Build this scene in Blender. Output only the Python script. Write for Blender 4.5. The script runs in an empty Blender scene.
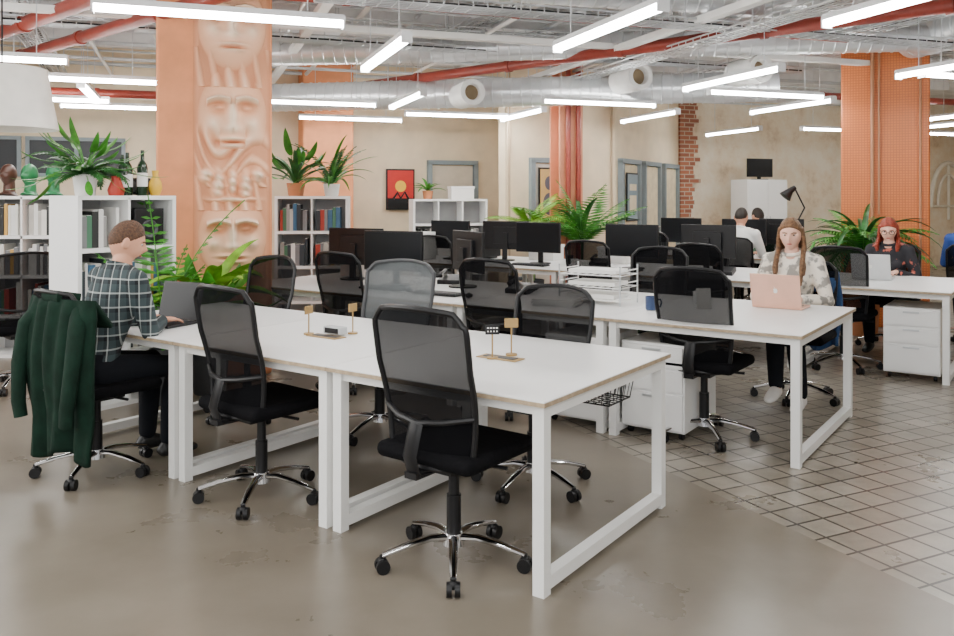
import bpy, math, random
from mathutils import Vector, Matrix
random.seed(7)
COL=bpy.context.scene.collection
V=Vector
# ------------------------------------------------------------------ materials
MATS={}
def mat(name,col,rough=.5,metal=0.,var=.06,scale=8.,bump=0.,emit=0.,alpha=1.,spec=.5,coat=0.):
    if name in MATS: return MATS[name]
    m=bpy.data.materials.new(name); m.use_nodes=True
    nt=m.node_tree; n=nt.nodes; l=nt.links
    b=n['Principled BSDF']
    c=(col[0],col[1],col[2],1)
    tc=n.new('ShaderNodeTexCoord'); nz=n.new('ShaderNodeTexNoise')
    nz.inputs['Scale'].default_value=scale; nz.inputs['Detail'].default_value=4
    l.new(tc.outputs['Object'],nz.inputs['Vector'])
    cr=n.new('ShaderNodeValToRGB')
    lo=tuple(max(0,x*(1-var)) for x in col)+(1,); hi=tuple(min(1,x*(1+var)) for x in col)+(1,)
    cr.color_ramp.elements[0].position=.3; cr.color_ramp.elements[1].position=.7
    cr.color_ramp.elements[0].color=lo; cr.color_ramp.elements[1].color=hi
    l.new(nz.outputs['Fac'],cr.inputs['Fac']); l.new(cr.outputs['Color'],b.inputs['Base Color'])
    b.inputs['Roughness'].default_value=rough; b.inputs['Metallic'].default_value=metal
    b.inputs['Specular IOR Level'].default_value=spec
    b.inputs['Coat Weight'].default_value=coat
    b.inputs['Alpha'].default_value=alpha
    if emit>0:
        b.inputs['Emission Color'].default_value=c; b.inputs['Emission Strength'].default_value=emit
    if bump>0:
        bp=n.new('ShaderNodeBump'); bp.inputs['Strength'].default_value=bump; bp.inputs['Distance'].default_value=.02
        l.new(nz.outputs['Fac'],bp.inputs['Height']); l.new(bp.outputs['Normal'],b.inputs['Normal'])
    MATS[name]=m; return m
def M(m): return m.node_tree.nodes,m.node_tree.links,m.node_tree.nodes['Principled BSDF']
WHITE=mat('white_laminate',(.90,.90,.89),.33,var=.01)
FRAME=mat('white_powder_coat',(.88,.88,.86),.4,var=.01)
PLY=mat('plywood_edge',(.42,.32,.21),.5,var=.2,scale=30)
BLACK=mat('black_plastic',(.006,.006,.007),.4,var=.1,spec=.35)
FABRIC=mat('black_fabric',(.005,.005,.006),.95,var=.2,scale=60,bump=.1,spec=.1)
CHROME=mat('chrome',(.75,.75,.77),.12,1.,var=.02)
STEEL=mat('galvanised_steel',(.66,.68,.70),.35,.75,var=.12,scale=5)
DUCT=mat('duct_silver',(.74,.76,.78),.3,.6,var=.08,scale=6)
RED=mat('red_pipe_paint',(.27,.035,.02),.4,var=.15)
GREYP=mat('grey_paint',(.55,.57,.58),.5)
DGREY=mat('dark_grey',(.05,.053,.057),.5)
LEAF=mat('leaf_green',(.05,.24,.02),.45,var=.5,scale=10)
LEAF2=mat('leaf_dark_green',(.02,.11,.02),.45,var=.5,scale=10)
LEAF3=mat('leaf_yellow_green',(.17,.38,.02),.45,var=.4,scale=10)
TERRA=mat('terracotta',(.50,.19,.08),.7)
SKIN=mat('skin',(.68,.34,.22),.5,var=.05)
SKIN2=mat('pale_skin',(.80,.47,.35),.5,var=.04)
EYEW=mat('eye_white',(.7,.66,.62),.3); EYED=mat('eye_dark',(.03,.02,.015),.2)
LIP=mat('lips',(.50,.13,.11),.5)
SCREEN=mat('dark_screen',(.005,.006,.008),.35,var=.05,spec=.25)
GOLD=mat('brass_wood',(.42,.27,.10),.4,.3)
PAPER=mat('paper',(.88,.87,.84),.8,var=.02)
EMIT=mat('lamp_diffuser',(1,.99,.965),.4,var=0,emit=47.)
def meshmat(name,col,alpha):
    m=mat(name,col,.9,var=.1,spec=.08); n,l,b=M(m)
    tc=n.new('ShaderNodeTexCoord')
    ws=[]
    for d in ('X','Z'):
        w=n.new('ShaderNodeTexWave'); w.bands_direction=d; w.inputs['Scale'].default_value=95
        l.new(tc.outputs['Object'],w.inputs['Vector']); ws.append(w)
    mx=n.new('ShaderNodeMath'); mx.operation='MAXIMUM'; l.new(ws[0].outputs['Fac'],mx.inputs[0]); l.new(ws[1].outputs['Fac'],mx.inputs[1])
    mr=n.new('ShaderNodeMapRange'); mr.inputs['To Min'].default_value=alpha-.25; mr.inputs['To Max'].default_value=min(1,alpha+.12)
    l.new(mx.outputs[0],mr.inputs['Value']); l.new(mr.outputs[0],b.inputs['Alpha'])
    return m
MESHB=meshmat('black_mesh',(.004,.004,.005),.95)
MESHG=meshmat('grey_mesh',(.12,.13,.135),.90)
# ------------------------------------------------------------------ geometry
class G:
    def __init__(s): s.v=[];s.f=[];s.m=[]
    def add(s,vs,fs,mi=0):
        o=len(s.v); s.v+= [tuple(x) for x in vs]; s.f+=[tuple(i+o for i in f) for f in fs]
        s.m+= mi if isinstance(mi,list) else [mi]*len(fs)
    def box(s,c,sz,mi=0,R=None,side=None):
        hx,hy,hz=sz[0]/2,sz[1]/2,sz[2]/2; vs=[]
        for z in(-hz,hz):
            for x,y in((-hx,-hy),(hx,-hy),(hx,hy),(-hx,hy)):
                p=V((x,y,z)); 
                if R is not None: p=R@p
                vs.append(p+V(c))
        fs=[(3,2,1,0),(4,5,6,7),(0,1,5,4),(1,2,6,5),(2,3,7,6),(3,0,4,7)]
        s.add(vs,fs,mi if side is None else [mi,mi,side,side,side,side]); return s
    def tube(s,pts,r,n=10,mi=0,closed=False,u0=None,caps=True):
        pts=[V(p) for p in pts]; k=len(pts)
        if not isinstance(r,(list,tuple)): r=[r]*k
        rings=[]; u=None
        for i,p in enumerate(pts):
            if closed: t=pts[(i+1)%k]-pts[i-1]
            else: t=pts[min(i+1,k-1)]-pts[max(i-1,0)]
            t.normalize()
            if u0 is not None: u=V(u0)
            if u is None: u=V((1,0,0)) if abs(t.x)<.8 else V((0,0,1))
            u=(u-t*u.dot(t)); u.normalize(); w=t.cross(u)
            ra,rb=(r[i] if isinstance(r[i],(tuple,list)) else (r[i],r[i]))
            rings.append([p+u*ra*math.cos(2*math.pi*j/n)+w*rb*math.sin(2*math.pi*j/n) for j in range(n)])
        vs=[q for R in rings for q in R]; fs=[]
        for i in range(k if closed else k-1):
            a=i*n;b=((i+1)%k)*n
            for j in range(n):
                j2=(j+1)%n; fs.append((a+j,a+j2,b+j2,b+j))
        if not closed and caps:
            fs.append(tuple(range(n-1,-1,-1))); fs.append(tuple((k-1)*n+j for j in range(n)))
        s.add(vs,fs,mi); return s
    def cyl(s,a,b,r,r2=None,n=16,mi=0): return s.tube([a,b],[r,r if r2 is None else r2],n,mi)
    def sph(s,c,r,nu=16,nv=10,mi=0,R=None,fn=None):
        if not isinstance(r,(tuple,list)): r=(r,r,r)
        vs=[];fs=[]
        for i in range(nv+1):
            th=math.pi*i/nv
            for j in range(nu):
                ph=2*math.pi*j/nu
                d=V((math.sin(th)*math.cos(ph),math.sin(th)*math.sin(ph),math.cos(th)))
                p=V((d.x*r[0],d.y*r[1],d.z*r[2])) if fn is None else fn(d)
                if R is not None: p=R@p
                vs.append(p+V(c))
        for i in range(nv):
            for j in range(nu):
                j2=(j+1)%nu; a=i*nu;b=a+nu
                if i==0: fs.append((a,b+j,b+j2))
                elif i==nv-1: fs.append((a+j,b,a+j2))
                else: fs.append((a+j,b+j,b+j2,a+j2))
        s.add(vs,fs,mi); return s
    def lathe(s,prof,c=(0,0,0),n=20,mi=0):
        vs=[];fs=[];k=len(prof)
        for r,z in prof:
            for j in range(n):
                a=2*math.pi*j/n; vs.append((c[0]+r*math.cos(a),c[1]+r*math.sin(a),c[2]+z))
        for i in range(k-1):
            for j in range(n):
                j2=(j+1)%n; fs.append((i*n+j,i*n+j2,(i+1)*n+j2,(i+1)*n+j))
        s.add(vs,fs,mi); return s
    def grid(s,fn,nu,nv,mi=0):
        vs=[fn(i/nu,j/nv) for j in range(nv+1) for i in range(nu+1)]
        fs=[(j*(nu+1)+i,j*(nu+1)+i+1,(j+1)*(nu+1)+i+1,(j+1)*(nu+1)+i) for j in range(nv) for i in range(nu)]
        s.add(vs,fs,mi); return s
    def chain(s,pts,rs,n=14):
        s.tube(pts,list(rs),n)
        for p,r in zip(pts,rs):
            rr=r if not isinstance(r,(tuple,list)) else min(r)
            s.sph(p,rr,12,8)
        return s
def part(name,g,mats,parent=None,smooth=True,bevel=0,solid=0,remesh=0,label=None,sm=0,auto=True):
    me=bpy.data.meshes.new(name); me.from_pydata(g.v,[],g.f)
    if not isinstance(mats,(list,tuple)): mats=[mats]
    for m in mats: me.materials.append(m)
    me.polygons.foreach_set('material_index',g.m)
    me.polygons.foreach_set('use_smooth',[bool(smooth)]*len(g.f)); me.update()
    o=bpy.data.objects.new(name,me); COL.objects.link(o)
    if smooth and not remesh:
        try: me.set_sharp_from_angle(angle=math.radians(40))
        except Exception: pass
    if solid:
        q=o.modifiers.new('s','SOLIDIFY'); q.thickness=solid; q.offset=0
    if bevel:
        q=o.modifiers.new('b','BEVEL'); q.width=bevel; q.segments=3; q.limit_method='ANGLE'
    if remesh:
        q=o.modifiers.new('r','REMESH'); q.mode='VOXEL'; q.voxel_size=remesh; q.use_smooth_shade=True
        if sm: 
            q=o.modifiers.new('m','SMOOTH'); q.factor=.5; q.iterations=sm
    if parent: o.parent=parent
    if label: o['label']=label
    return o
def face_rz(d): return math.atan2(d[1],d[0])-math.pi/2
def tag(o,label,cat,group=None):
    o['label']=label; o['category']=cat
    if group: o['group']=group
    return o
def thing(name,label,cat,loc=(0,0,0),rz=0,group=None):
    e=bpy.data.objects.new(name,None); e.empty_display_size=.1; COL.objects.link(e)
    e.location=loc; e.rotation_euler=(0,0,rz); return tag(e,label,cat,group)
def solo(name,g,mats,label,cat,loc=(0,0,0),rz=0,group=None,**k):
    o=part(name,g,mats,None,**k); o.location=loc; o.rotation_euler=(0,0,rz); return tag(o,label,cat,group)
def clone(root,loc=None,rz=None,label=None):
    def rec(o,p):
        c=o.copy(); COL.objects.link(c)
        if p is not None: c.parent=p
        for ch in list(o.children): rec(ch,c)
        return c
    c=rec(root,None)
    if loc is not None: c.location=loc
    if rz is not None: c.rotation_euler=(0,0,rz)
    if label: c['label']=label
    return c
def struct(o): o['kind']='structure'; return o
def rods(name,segs,r,m,parent):
    for a,b in segs: part(name,G().cyl(a,b,r,n=6),m,parent)
# ------------------------------------------------------------------ directions
A=V((.579,.815)); B=V((-.815,.579))
a19=math.radians(19); E=V((math.cos(a19),math.sin(a19))); D=V((-math.sin(a19),math.cos(a19)))
RZA=face_rz(A); RZE=a19
def rc(C,s,t): return V((C[0],C[1]))+A*s+B*t
C1=(.251,3.07); C2=(1.78,4.55); C3=(3.757,6.58); C4=(5.4,8.9)
CH=3.6
# ------------------------------------------------------------------ floor
def floor_mat():
    m=mat('floor_concrete_and_tile',(.4,.36,.3),.3); n,l,b=M(m)
    geo=n.new('ShaderNodeNewGeometry')
    n1=n.new('ShaderNodeTexNoise'); n1.inputs['Scale'].default_value=1.2; n1.inputs['Detail'].default_value=10; n1.inputs['Roughness'].default_value=.6
    l.new(geo.outputs['Position'],n1.inputs['Vector'])
    r1=n.new('ShaderNodeValToRGB'); e=r1.color_ramp.elements
    e[0].position=.32;e[0].color=(.155,.131,.100,1);e[1].position=.70;e[1].color=(.245,.212,.168,1)
    l.new(n1.outputs['Fac'],r1.inputs['Fac'])
    mp=n.new('ShaderNodeMapping'); mp.inputs['Rotation'].default_value=(0,0,math.radians(-25.6)); 
    mp.vector_type='POINT'
    l.new(geo.outputs['Position'],mp.inputs['Vector'])
    br=n.new('ShaderNodeTexBrick'); br.offset=0; br.inputs['Scale'].default_value=1
    br.inputs['Brick Width'].default_value=.165; br.inputs['Row Height'].default_value=.165; br.inputs['Mortar Size'].default_value=.007
    br.inputs['Color1'].default_value=(.345,.31,.255,1); br.inputs['Color2'].default_value=(.255,.225,.18,1); br.inputs['Mortar'].default_value=(.055,.045,.034,1)
    l.new(mp.outputs[0],br.inputs['Vector'])
    n2=n.new('ShaderNodeTexNoise'); n2.inputs['Scale'].default_value=3.5; n2.inputs['Detail'].default_value=8; n2.inputs['Roughness'].default_value=.7; l.new(geo.outputs['Position'],n2.inputs['Vector'])
    r2=n.new('ShaderNodeMapRange'); r2.inputs['From Min'].default_value=.3; r2.inputs['From Max'].default_value=.7; r2.inputs['To Min'].default_value=.72; r2.inputs['To Max'].default_value=1.15; l.new(n2.outputs['Fac'],r2.inputs['Value'])
    ml=n.new('ShaderNodeVectorMath'); ml.operation='SCALE'; l.new(br.outputs['Color'],ml.inputs[0]); l.new(r2.outputs[0],ml.inputs['Scale'])
    dt=n.new('ShaderNodeVectorMath'); dt.operation='DOT_PRODUCT'; dt.inputs[1].default_value=(.902,.432,0); l.new(geo.outputs['Position'],dt.inputs[0])
    gt=n.new('ShaderNodeMath'); gt.operation='GREATER_THAN'; gt.inputs[1].default_value=.76*.902+5.136*.432
    l.new(dt.outputs['Value'],gt.inputs[0])
    mx=n.new('ShaderNodeMix'); mx.data_type='RGBA'; l.new(gt.outputs[0],mx.inputs['Factor']); l.new(r1.outputs[0],mx.inputs['A']); l.new(ml.outputs[0],mx.inputs['B'])
    l.new(mx.outputs['Result'],b.inputs['Base Color'])
    rr=n.new('ShaderNodeMapRange'); rr.inputs['To Min'].default_value=.20; rr.inputs['To Max'].default_value=.38; l.new(n1.outputs['Fac'],rr.inputs['Value']); l.new(rr.outputs[0],b.inputs['Roughness'])
    bp=n.new('ShaderNodeBump'); bp.inputs['Strength'].default_value=.4; bp.inputs['Distance'].default_value=.004
    mu=n.new('ShaderNodeMath'); mu.operation='MULTIPLY'; l.new(br.outputs['Fac'],mu.inputs[0]); l.new(gt.outputs[0],mu.inputs[1])
    iv=n.new('ShaderNodeMath'); iv.operation='SUBTRACT'; iv.inputs[0].default_value=1; l.new(mu.outputs[0],iv.inputs[1]); l.new(iv.outputs[0],bp.inputs['Height']); l.new(bp.outputs[0],b.inputs['Normal'])
    return m
struct(part('floor',G().box((2,9,-.05),(24,24,.1)),floor_mat(),smooth=False))
struct(part('ceiling',G().box((2,9,CH+.1),(24,24,.2)),mat('ceiling_concrete',(.70,.70,.70),.8,var=.2,scale=2),smooth=False))
PLAS=mat('beige_plaster',(.80,.67,.48),.8,var=.08,scale=3,bump=.1)
def rough_wall():
    m=mat('distressed_plaster',(.72,.6,.44),.85,scale=1.6); n,l,b=M(m)
    for x in n:
        if x.type=='VALTORGB':
            e=x.color_ramp.elements; e[0].color=(.64,.49,.33,1); e[1].color=(.86,.78,.64,1); e[0].position=.36; e[1].position=.6
            q=x.color_ramp.elements.new(.46); q.color=(.80,.67,.49,1)
        if x.type=='TEX_NOISE': x.inputs['Detail'].default_value=12; x.inputs['Roughness'].default_value=.7
    return m
ROUGH=rough_wall()
def wall(name,p0,p1,m,z0=0,z1=CH,th=.12):
    p0=V(p0);p1=V(p1); d=p1-p0; L=d.length; ang=math.atan2(d.y,d.x); 
    o=part(name,G().box((L/2,th/2,(z0+z1)/2),(L,th,z1-z0)),m,smooth=False)
    o.location=(p0.x,p0.y,0); o.rotation_euler=(0,0,ang); return struct(o)
wall('wall_far',(-7.6,10.73),(.5,14.0),PLAS)
wall('wall_return',(.43,11.9),(.56,13.95),PLAS)
wall('wall_panelled',(.43,11.84),(2.07,12.5),PLAS)
wall('wall_corridor',(2.07,12.5),(3.80,15.55),PLAS)
wall('wall_rear',(3.7,15.6),(11,18.6),ROUGH)
wall('wall_left',(-6.2,-2),(-7.6,10.8),mat('white_wall',(.78,.77,.75),.8))
wall('wall_right',(11,18.7),(8.5,-2),ROUGH)
def onrear(u,z,off=-.04):
    d=V((7.3,3.0)).normalized(); nrm=V((d.y,-d.x)); p=V((3.7,15.6))+d*u+nrm*(-off); return V((p.x,p.y,z))
for i,c in enumerate((5.9,7.2)):
    g=G()
    g.tube([onrear(c+.55*math.cos(t),1.3+.95*math.sin(t)) for t in [k*math.pi/16 for k in range(17)]],.05,8)
    g.tube([onrear(c+.33*math.cos(t),1.3+.7*math.sin(t)) for t in [k*math.pi/16 for k in range(17)]],.03,8)
    g.tube([onrear(c,1.0),onrear(c,2.2)],.03,8).tube([onrear(c-.55,1.3),onrear(c+.55,1.3)],.03,8)
    struct(part('trim_%d'%(i+20),g,mat('pale_plaster_trim',(.82,.77,.66),.8)))
bm_=mat('old_brick',(.4,.15,.08),.85); n,l,b=M(bm_)
br=n.new('ShaderNodeTexBrick'); br.inputs['Scale'].default_value=1; br.inputs['Brick Width'].default_value=.22; br.inputs['Row Height'].default_value=.08; br.inputs['Mortar Size'].default_value=.01
br.inputs['Color1'].default_value=(.42,.15,.08,1); br.inputs['Color2'].default_value=(.28,.10,.06,1); br.inputs['Mortar'].default_value=(.5,.4,.3,1)
tc=n.new('ShaderNodeTexCoord'); mp=n.new('ShaderNodeMapping'); mp.inputs['Rotation'].default_value=(math.radians(90),0,0)
l.new(tc.outputs['Object'],mp.inputs[0]); l.new(mp.outputs[0],br.inputs['Vector']); l.new(br.outputs['Color'],b.inputs['Base Color'])
g=G()
for i in range(42):
    w=.26+.22*random.random() if i>20 else .22+.10*random.random(); g.box((w/2+.02,0,.04+i*.08),(w,.14,.08))
o=struct(part('trim_2',g,bm_,smooth=False)); o.location=(3.72,15.45,0); o.rotation_euler=(0,0,math.radians(22))
DF=mat('door_frame_grey',(.22,.27,.29),.5); DG=mat('door_glass_lit',(.86,.74,.50),.25,var=.1)
def door(i,p,ang,w=.78,h=2.05,pan=DG):
    e=bpy.data.objects.new('door_%d'%i,None); COL.objects.link(e); e.location=(p[0],p[1],0); e.rotation_euler=(0,0,ang); e['kind']='structure'
    g=G(); 
    for x in(-w/2,w/2): g.box((x,-.03,h/2),(.07,.09,h))
    g.box((0,-.03,h),(w+.07,.09,.07)); part('door_frame',g,DF,e,smooth=False)
    part('door_panel',G().box((0,-.01,h/2-.02),(w-.1,.03,h-.06)),pan,e,smooth=False)
    part('door_handle',G().cyl((w/2-.12,-.08,1.0),(w/2-.24,-.08,1.0),.012).cyl((w/2-.12,-.02,1.0),(w/2-.12,-.08,1.0),.012),STEEL,e)
    return e
def onw(p0,p1,u):
    d=(V(p1)-V(p0)).normalized(); p=V(p0)+d*u; n_=V((d.y,-d.x)); return p+n_*.02, math.atan2(d.y,d.x)
p,a=onw((.43,11.84),(2.07,12.5),.62); door(1,p,a,.5,2.03,mat('door_pale',(.74,.71,.64),.5))
for i,u in enumerate((.55,1.62,2.7)):
    p,a=onw((2.07,12.5),(3.80,15.55),u); door(2+i,p,a,.8,2.05)
p,a=onw((-7.6,10.73),(.5,14.0),7.75); door(5,p,a,.8,2.06,mat('door_dark_glass',(.60,.54,.44),.15))
for i,u in enumerate((.02,1.15,1.7)):
    p,a=onw((.43,11.84),(2.07,12.5),u); o=struct(part('trim_%d'%(30+i),G().box((0,-.01,CH/2),(.025,.02,CH)),mat('joint_brown',(.5,.38,.25),.7),smooth=False)); o.location=(p.x,p.y,0); o.rotation_euler=(0,0,a)
def poster(p0,p1,u,z,w,h,cols,label,off=.06):
    p,a=onw(p0,p1,u); d=V((math.sin(a),-math.cos(a)))*off; p=p+d
    e=thing('poster',label,'poster',(p.x,p.y,z),a)
    part('poster_frame',G().box((0,0,0),(w+.05,.02,h+.05)),BLACK,e,smooth=False)
    part('poster_sheet',G().box((0,-.012,0),(w,.006,h),0),cols[0],e,smooth=False)
    return e,w,h
WF=((-7.6,10.73),(.5,14.0))
e,w,h=poster(*WF,6.85,1.62,.42,.6,[mat('poster_red',(.55,.02,.015),.6)],'framed red poster with yellow disc and black base')
part('poster_disc',G().cyl((0,-.014,.05),(0,-.02,.05),.09,n=24),mat('poster_yellow',(.85,.5,.03),.6),e)
part('poster_band',G().box((0,-.017,-.22),(.42,.006,.16)).tube([(-.12,-.018,-.15),(-.05,-.018,-.05),(.0,-.018,-.14),(.07,-.018,-.04),(.13,-.018,-.15)],.02,6),BLACK,e)
e,w,h=poster((2.07,12.5),(3.80,15.55),.55,1.5,.45,.7,[mat('poster_blue_grey',(.25,.33,.38),.6)],'framed poster on a corridor door')
part('poster_bars',G().box((0,-.018,.15),(.3,.005,.1)).box((0,-.018,-.1),(.3,.005,.25)),mat('poster_cream',(.8,.7,.5),.6),e,smooth=False)
e,w,h=poster((.43,11.84),(2.07,12.5),.62,1.55,.28,.7,[mat('poster_ochre',(.6,.4,.15),.6)],'tall framed ochre poster hung in a doorway')
part('poster_figure',G().sph((0,-.016,.15),(.07,.004,.1)).sph((0,-.016,-.15),(.1,.004,.16)),mat('poster_ink',(.1,.09,.12),.6),e)
DW=mat('dark_window_glass',(.02,.025,.03),.5)
for i,u in enumerate((.3,1.6)):
    p,a=onw(*WF,u+.6)
    g=G(); 
    for x in(-.6,0,.6): g.box((x,-.02,2.05),(.05,.06,.5))
    for z in(1.8,2.3): g.box((0,-.02,z),(1.25,.06,.05))
    o=struct(part('window_%d'%(i+1),g,DF,smooth=False)); o.location=(p.x,p.y,0); o.rotation_euler=(0,0,a)
    part('window_pane',G().box((0,0,2.05),(1.2,.02,.5)),DW,o,smooth=False)
# ------------------------------------------------------------------ columns
PEACH=mat('peach_plaster',(.74,.29,.13),.75,var=.12,scale=4,bump=.15)
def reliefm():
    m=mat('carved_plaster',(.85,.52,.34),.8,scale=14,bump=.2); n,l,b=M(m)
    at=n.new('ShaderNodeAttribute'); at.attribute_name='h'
    r=n.new('ShaderNodeValToRGB'); e=r.color_ramp.elements; e[0].position=.02;e[0].color=(.58,.23,.11,1);e[1].position=.75;e[1].color=(.94,.74,.56,1)  # cavity shade painted into the colour by height: hollows darker, raised parts paler
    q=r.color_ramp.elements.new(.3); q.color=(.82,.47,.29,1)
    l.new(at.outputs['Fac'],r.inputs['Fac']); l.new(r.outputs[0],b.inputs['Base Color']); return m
def ga(x,y,cx,cy,sx,sy): return math.exp(-((x-cx)/sx)**2-((y-cy)/sy)**2)
def facerel(x,y,k):
    h=.030*max(0,1-(x/.27)**2-(y/.36)**2)**.5
    h+=.060*ga(x,y,0,.02,.030,.10)+.035*ga(x,y,0,-.08,.060,.030)
    for s in(-1,1):
        h+=-.045*ga(x,y,s*.105,.07,.065,.042)+.045*ga(x,y,s*.105,.07,.038,.020)
        br=y-(.135-.9*(abs(x)-.1)**2*3); h+=.040*math.exp(-(br/.018)**2)*(1 if .02<abs(x)<.2 else 0)
        h+=.030*ga(x,y,s*.15,-.05,.05,.05)
    h+=.035*ga(x,y,0,-.155,.085,.014)+.034*ga(x,y,0,-.205,.070,.016)-.04*ga(x,y,0,-.18,.07,.009)
    if k and y<-.04:
        h+=.020*math.sin(48*math.hypot(x,y+.02)+5*math.sin(12*x))*min(1,(-.04-y)*7)*(1 if (abs(x)>.10 or y<-.23) else 0)
    if y>.22: h+=.016*math.sin(55*x+10*y)
    return h
def relief(x,z):
    h=0
    for c,k,q in((2.16,1,1.15),(1.17,0,1.0),(2.93,0,1.05)):
        if abs(z-c)<.50*q: h=max(h,facerel(x/1.1,(z-c)/q,k))
    for cx,cz,sx,sz in((-.12,1.60,.045,.11),(0,1.62,.035,.10),(.11,1.59,.045,.10),(.22,1.68,.045,.05),(-.22,1.68,.05,.05),(.0,1.48,.16,.02)):
        h=max(h,.075*ga(x,z,cx,cz,sx,sz)*(1+.25*math.sin(90*z+30*x)))
    return h
cp=V((-2.17,6.9)); W=.92
e=thing('column','square peach plaster column carved with stacked bearded faces','column',(cp.x,cp.y,0),RZE)
part('column_shaft',G().box((0,W/2,CH/2),(W,W,CH)),PEACH,e,smooth=False,bevel=.03)
NU,NV=120,460; hs=[]
def rf(u,v):
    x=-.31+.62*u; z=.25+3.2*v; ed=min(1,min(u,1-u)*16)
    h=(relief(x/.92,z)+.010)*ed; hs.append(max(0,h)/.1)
    return (x+.135,-.004-h*1.6,z)
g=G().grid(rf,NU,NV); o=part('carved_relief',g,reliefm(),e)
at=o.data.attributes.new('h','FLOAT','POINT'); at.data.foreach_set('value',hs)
om=mat('orange_glazed_tile',(.80,.27,.07),.45); n,l,b=M(om)
br=n.new('ShaderNodeTexBrick'); br.offset=0; br.inputs['Scale'].default_value=1; br.inputs['Brick Width'].default_value=.03; br.inputs['Row Height'].default_value=.03; br.inputs['Mortar Size'].default_value=.004
br.inputs['Color1'].default_value=(.68,.185,.035,1); br.inputs['Color2'].default_value=(.64,.17,.032,1); br.inputs['Mortar'].default_value=(.48,.12,.025,1)
tc=n.new('ShaderNodeTexCoord'); mp=n.new('ShaderNodeMapping'); mp.inputs['Rotation'].default_value=(math.radians(90),0,0)
l.new(tc.outputs['Object'],mp.inputs[0]); l.new(mp.outputs[0],br.inputs['Vector']); l.new(br.outputs['Color'],b.inputs['Base Color'])
e=thing('column','orange tiled square column with vertical conduits','column',(4.68,9.55,0),math.radians(-24))
part('column_shaft',G().box((0,.4,CH/2),(.92,.8,CH)),om,e,smooth=False,bevel=.02)
for x,r_,z0 in((-.13,.022,.3),(-.06,.014,1.3),(.36,.016,.3)):
    part('column_conduit',G().cyl((x,-.03,z0),(x,-.03,CH),r_),mat('conduit_dull_orange',(.45,.2,.1),.5),e)
e=thing('column','slim red and orange steel column','column',(1.22,11.4,0),RZE)
g=G(); g.box((0,0,CH/2),(.10,.32,CH)); g.box((0,-.15,CH/2),(.34,.035,CH)); g.box((0,.15,CH/2),(.34,.035,CH)); part('column_shaft',g,mat('orange_steel',(.66,.26,.14),.5),e,smooth=False)
for x in(-.07,.08): part('column_pipe',G().cyl((x,-.22,0),(x,-.22,CH),.035),RED,e)
e=thing('column','plain peach plaster column','column',(-2.25,12.45,0),RZE)
part('column_shaft',G().box((0,.1,CH/2),(.75,.55,CH)),PEACH,e,smooth=False,bevel=.03)
# ------------------------------------------------------------------ light bars
L=1.45
lb=thing('light_bar','white linear light bar hung on wires','ceiling light',(-1.53,5.03,2.6),RZE,'linear lights below the ceiling')
g=G().box((0,0,.03),(L,.075,.035)).box((-L/2,0,0),(.012,.078,.075)).box((L/2,0,0),(.012,.078,.075)); part('light_housing',g,mat('white_aluminium',(.8,.81,.82),.4),lb,smooth=False)
part('light_diffuser',G().box((0,0,-.006),(L-.02,.062,.036)),EMIT,lb,smooth=False)
for x in(-.5,.5): part('suspension_wire',G().cyl((x,0,.04),(x,0,CH-2.6),.004,n=6),STEEL,lb)
for x,y,k in [(.83,5.45,'D'),(2.44,4.56,'D'),(-.72,6.42,'D'),(-.8,9.45,'D'),(1.44,9.73,'E'),(2.35,7.75,'D'),(3.1,8.9,'E'),(3.8,10.1,'D'),(4.05,6.85,'D'),(4.65,7.65,'E'),
    (2.35,11.4,'D'),(.6,11.1,'D'),(-1.77,11.7,'E'),(-.26,11.2,'E'),(4.3,14.0,'D'),(-4.0,6.5,'E'),(-3.75,7.75,'E'),(-4.1,8.8,'D'),(5.9,13.6,'E'),(6.6,11,'D'),(-4.3,10.2,'E'),(-4.9,9.3,'E'),
    (-.3,2.4,'E'),(-2.6,3.0,'D'),(2.3,1.8,'D'),(.2,.2,'E'),(-2.5,.4,'D'),(8.2,14.5,'E'),(7.2,12.6,'D'),(-1.9,9.7,'E')]:  # bars near the camera are out of view, row continued to add light
    c=clone(lb,(x,y,2.6),RZE if k=='E' else RZE+math.pi/2)
# ------------------------------------------------------------------ pipes & ducts
def pipe(p0,p1,r,m,label,name='ceiling_pipe',cat='pipe',joints=True,grp=None):
    p0=V(p0);p1=V(p1); g=G().cyl(p0,p1,r,n=16); d=(p1-p0); Ln=d.length; d.normalize()
    if joints:
        for i in range(1,int(Ln/1.5)+1):
            q=p0+d*(i*1.5-.4); g.cyl(q-d*.03,q+d*.03,r*1.22,n=16)
    o=solo(name,g,m,label,cat)
    sg=[]
    for i in range(int(Ln/2.5)+1):
        q=p0+d*min(Ln-.1,(i*2.5+.3)); sg.append((q,(q.x,q.y,CH)))
    rods('pipe_hanger',sg,.006,STEEL,o)
    return o
dr=V((6.09,-5.47,0)).normalized()
P=V((-3.06,12.6,3.0)); pipe(P+dr*-1.,P+dr*13.5,.06,RED,'long dark red sprinkler pipe crossing under the ceiling')
P=V((-5.3,9.24,3.0)); pipe(P-dr*2,P+dr*9,.055,RED,'long dark red sprinkler pipe with couplings')
P=V((-4.5,7.85,3.05)); pipe(P-dr*2,P+dr*8,.065,RED,'thick dark red sprinkler pipe under the ceiling')
P=V((2.0,10.9,2.95)); e3=V((E.x,E.y,0)); pipe(P-e3*1,P+e3*6,.05,RED,'dark red branch pipe under the ceiling')
pipe((-5.5,9.4,2.72),(-2.7,10.4,2.72),.05,RED,'dark red branch pipe under the ceiling')
d3=V((D.x,D.y,0))
P=V((1.1,7.6,3.12)); pipe(P-e3*3.4,P+e3*5.5,.04,RED,'dark red branch pipe under the ceiling')
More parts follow.
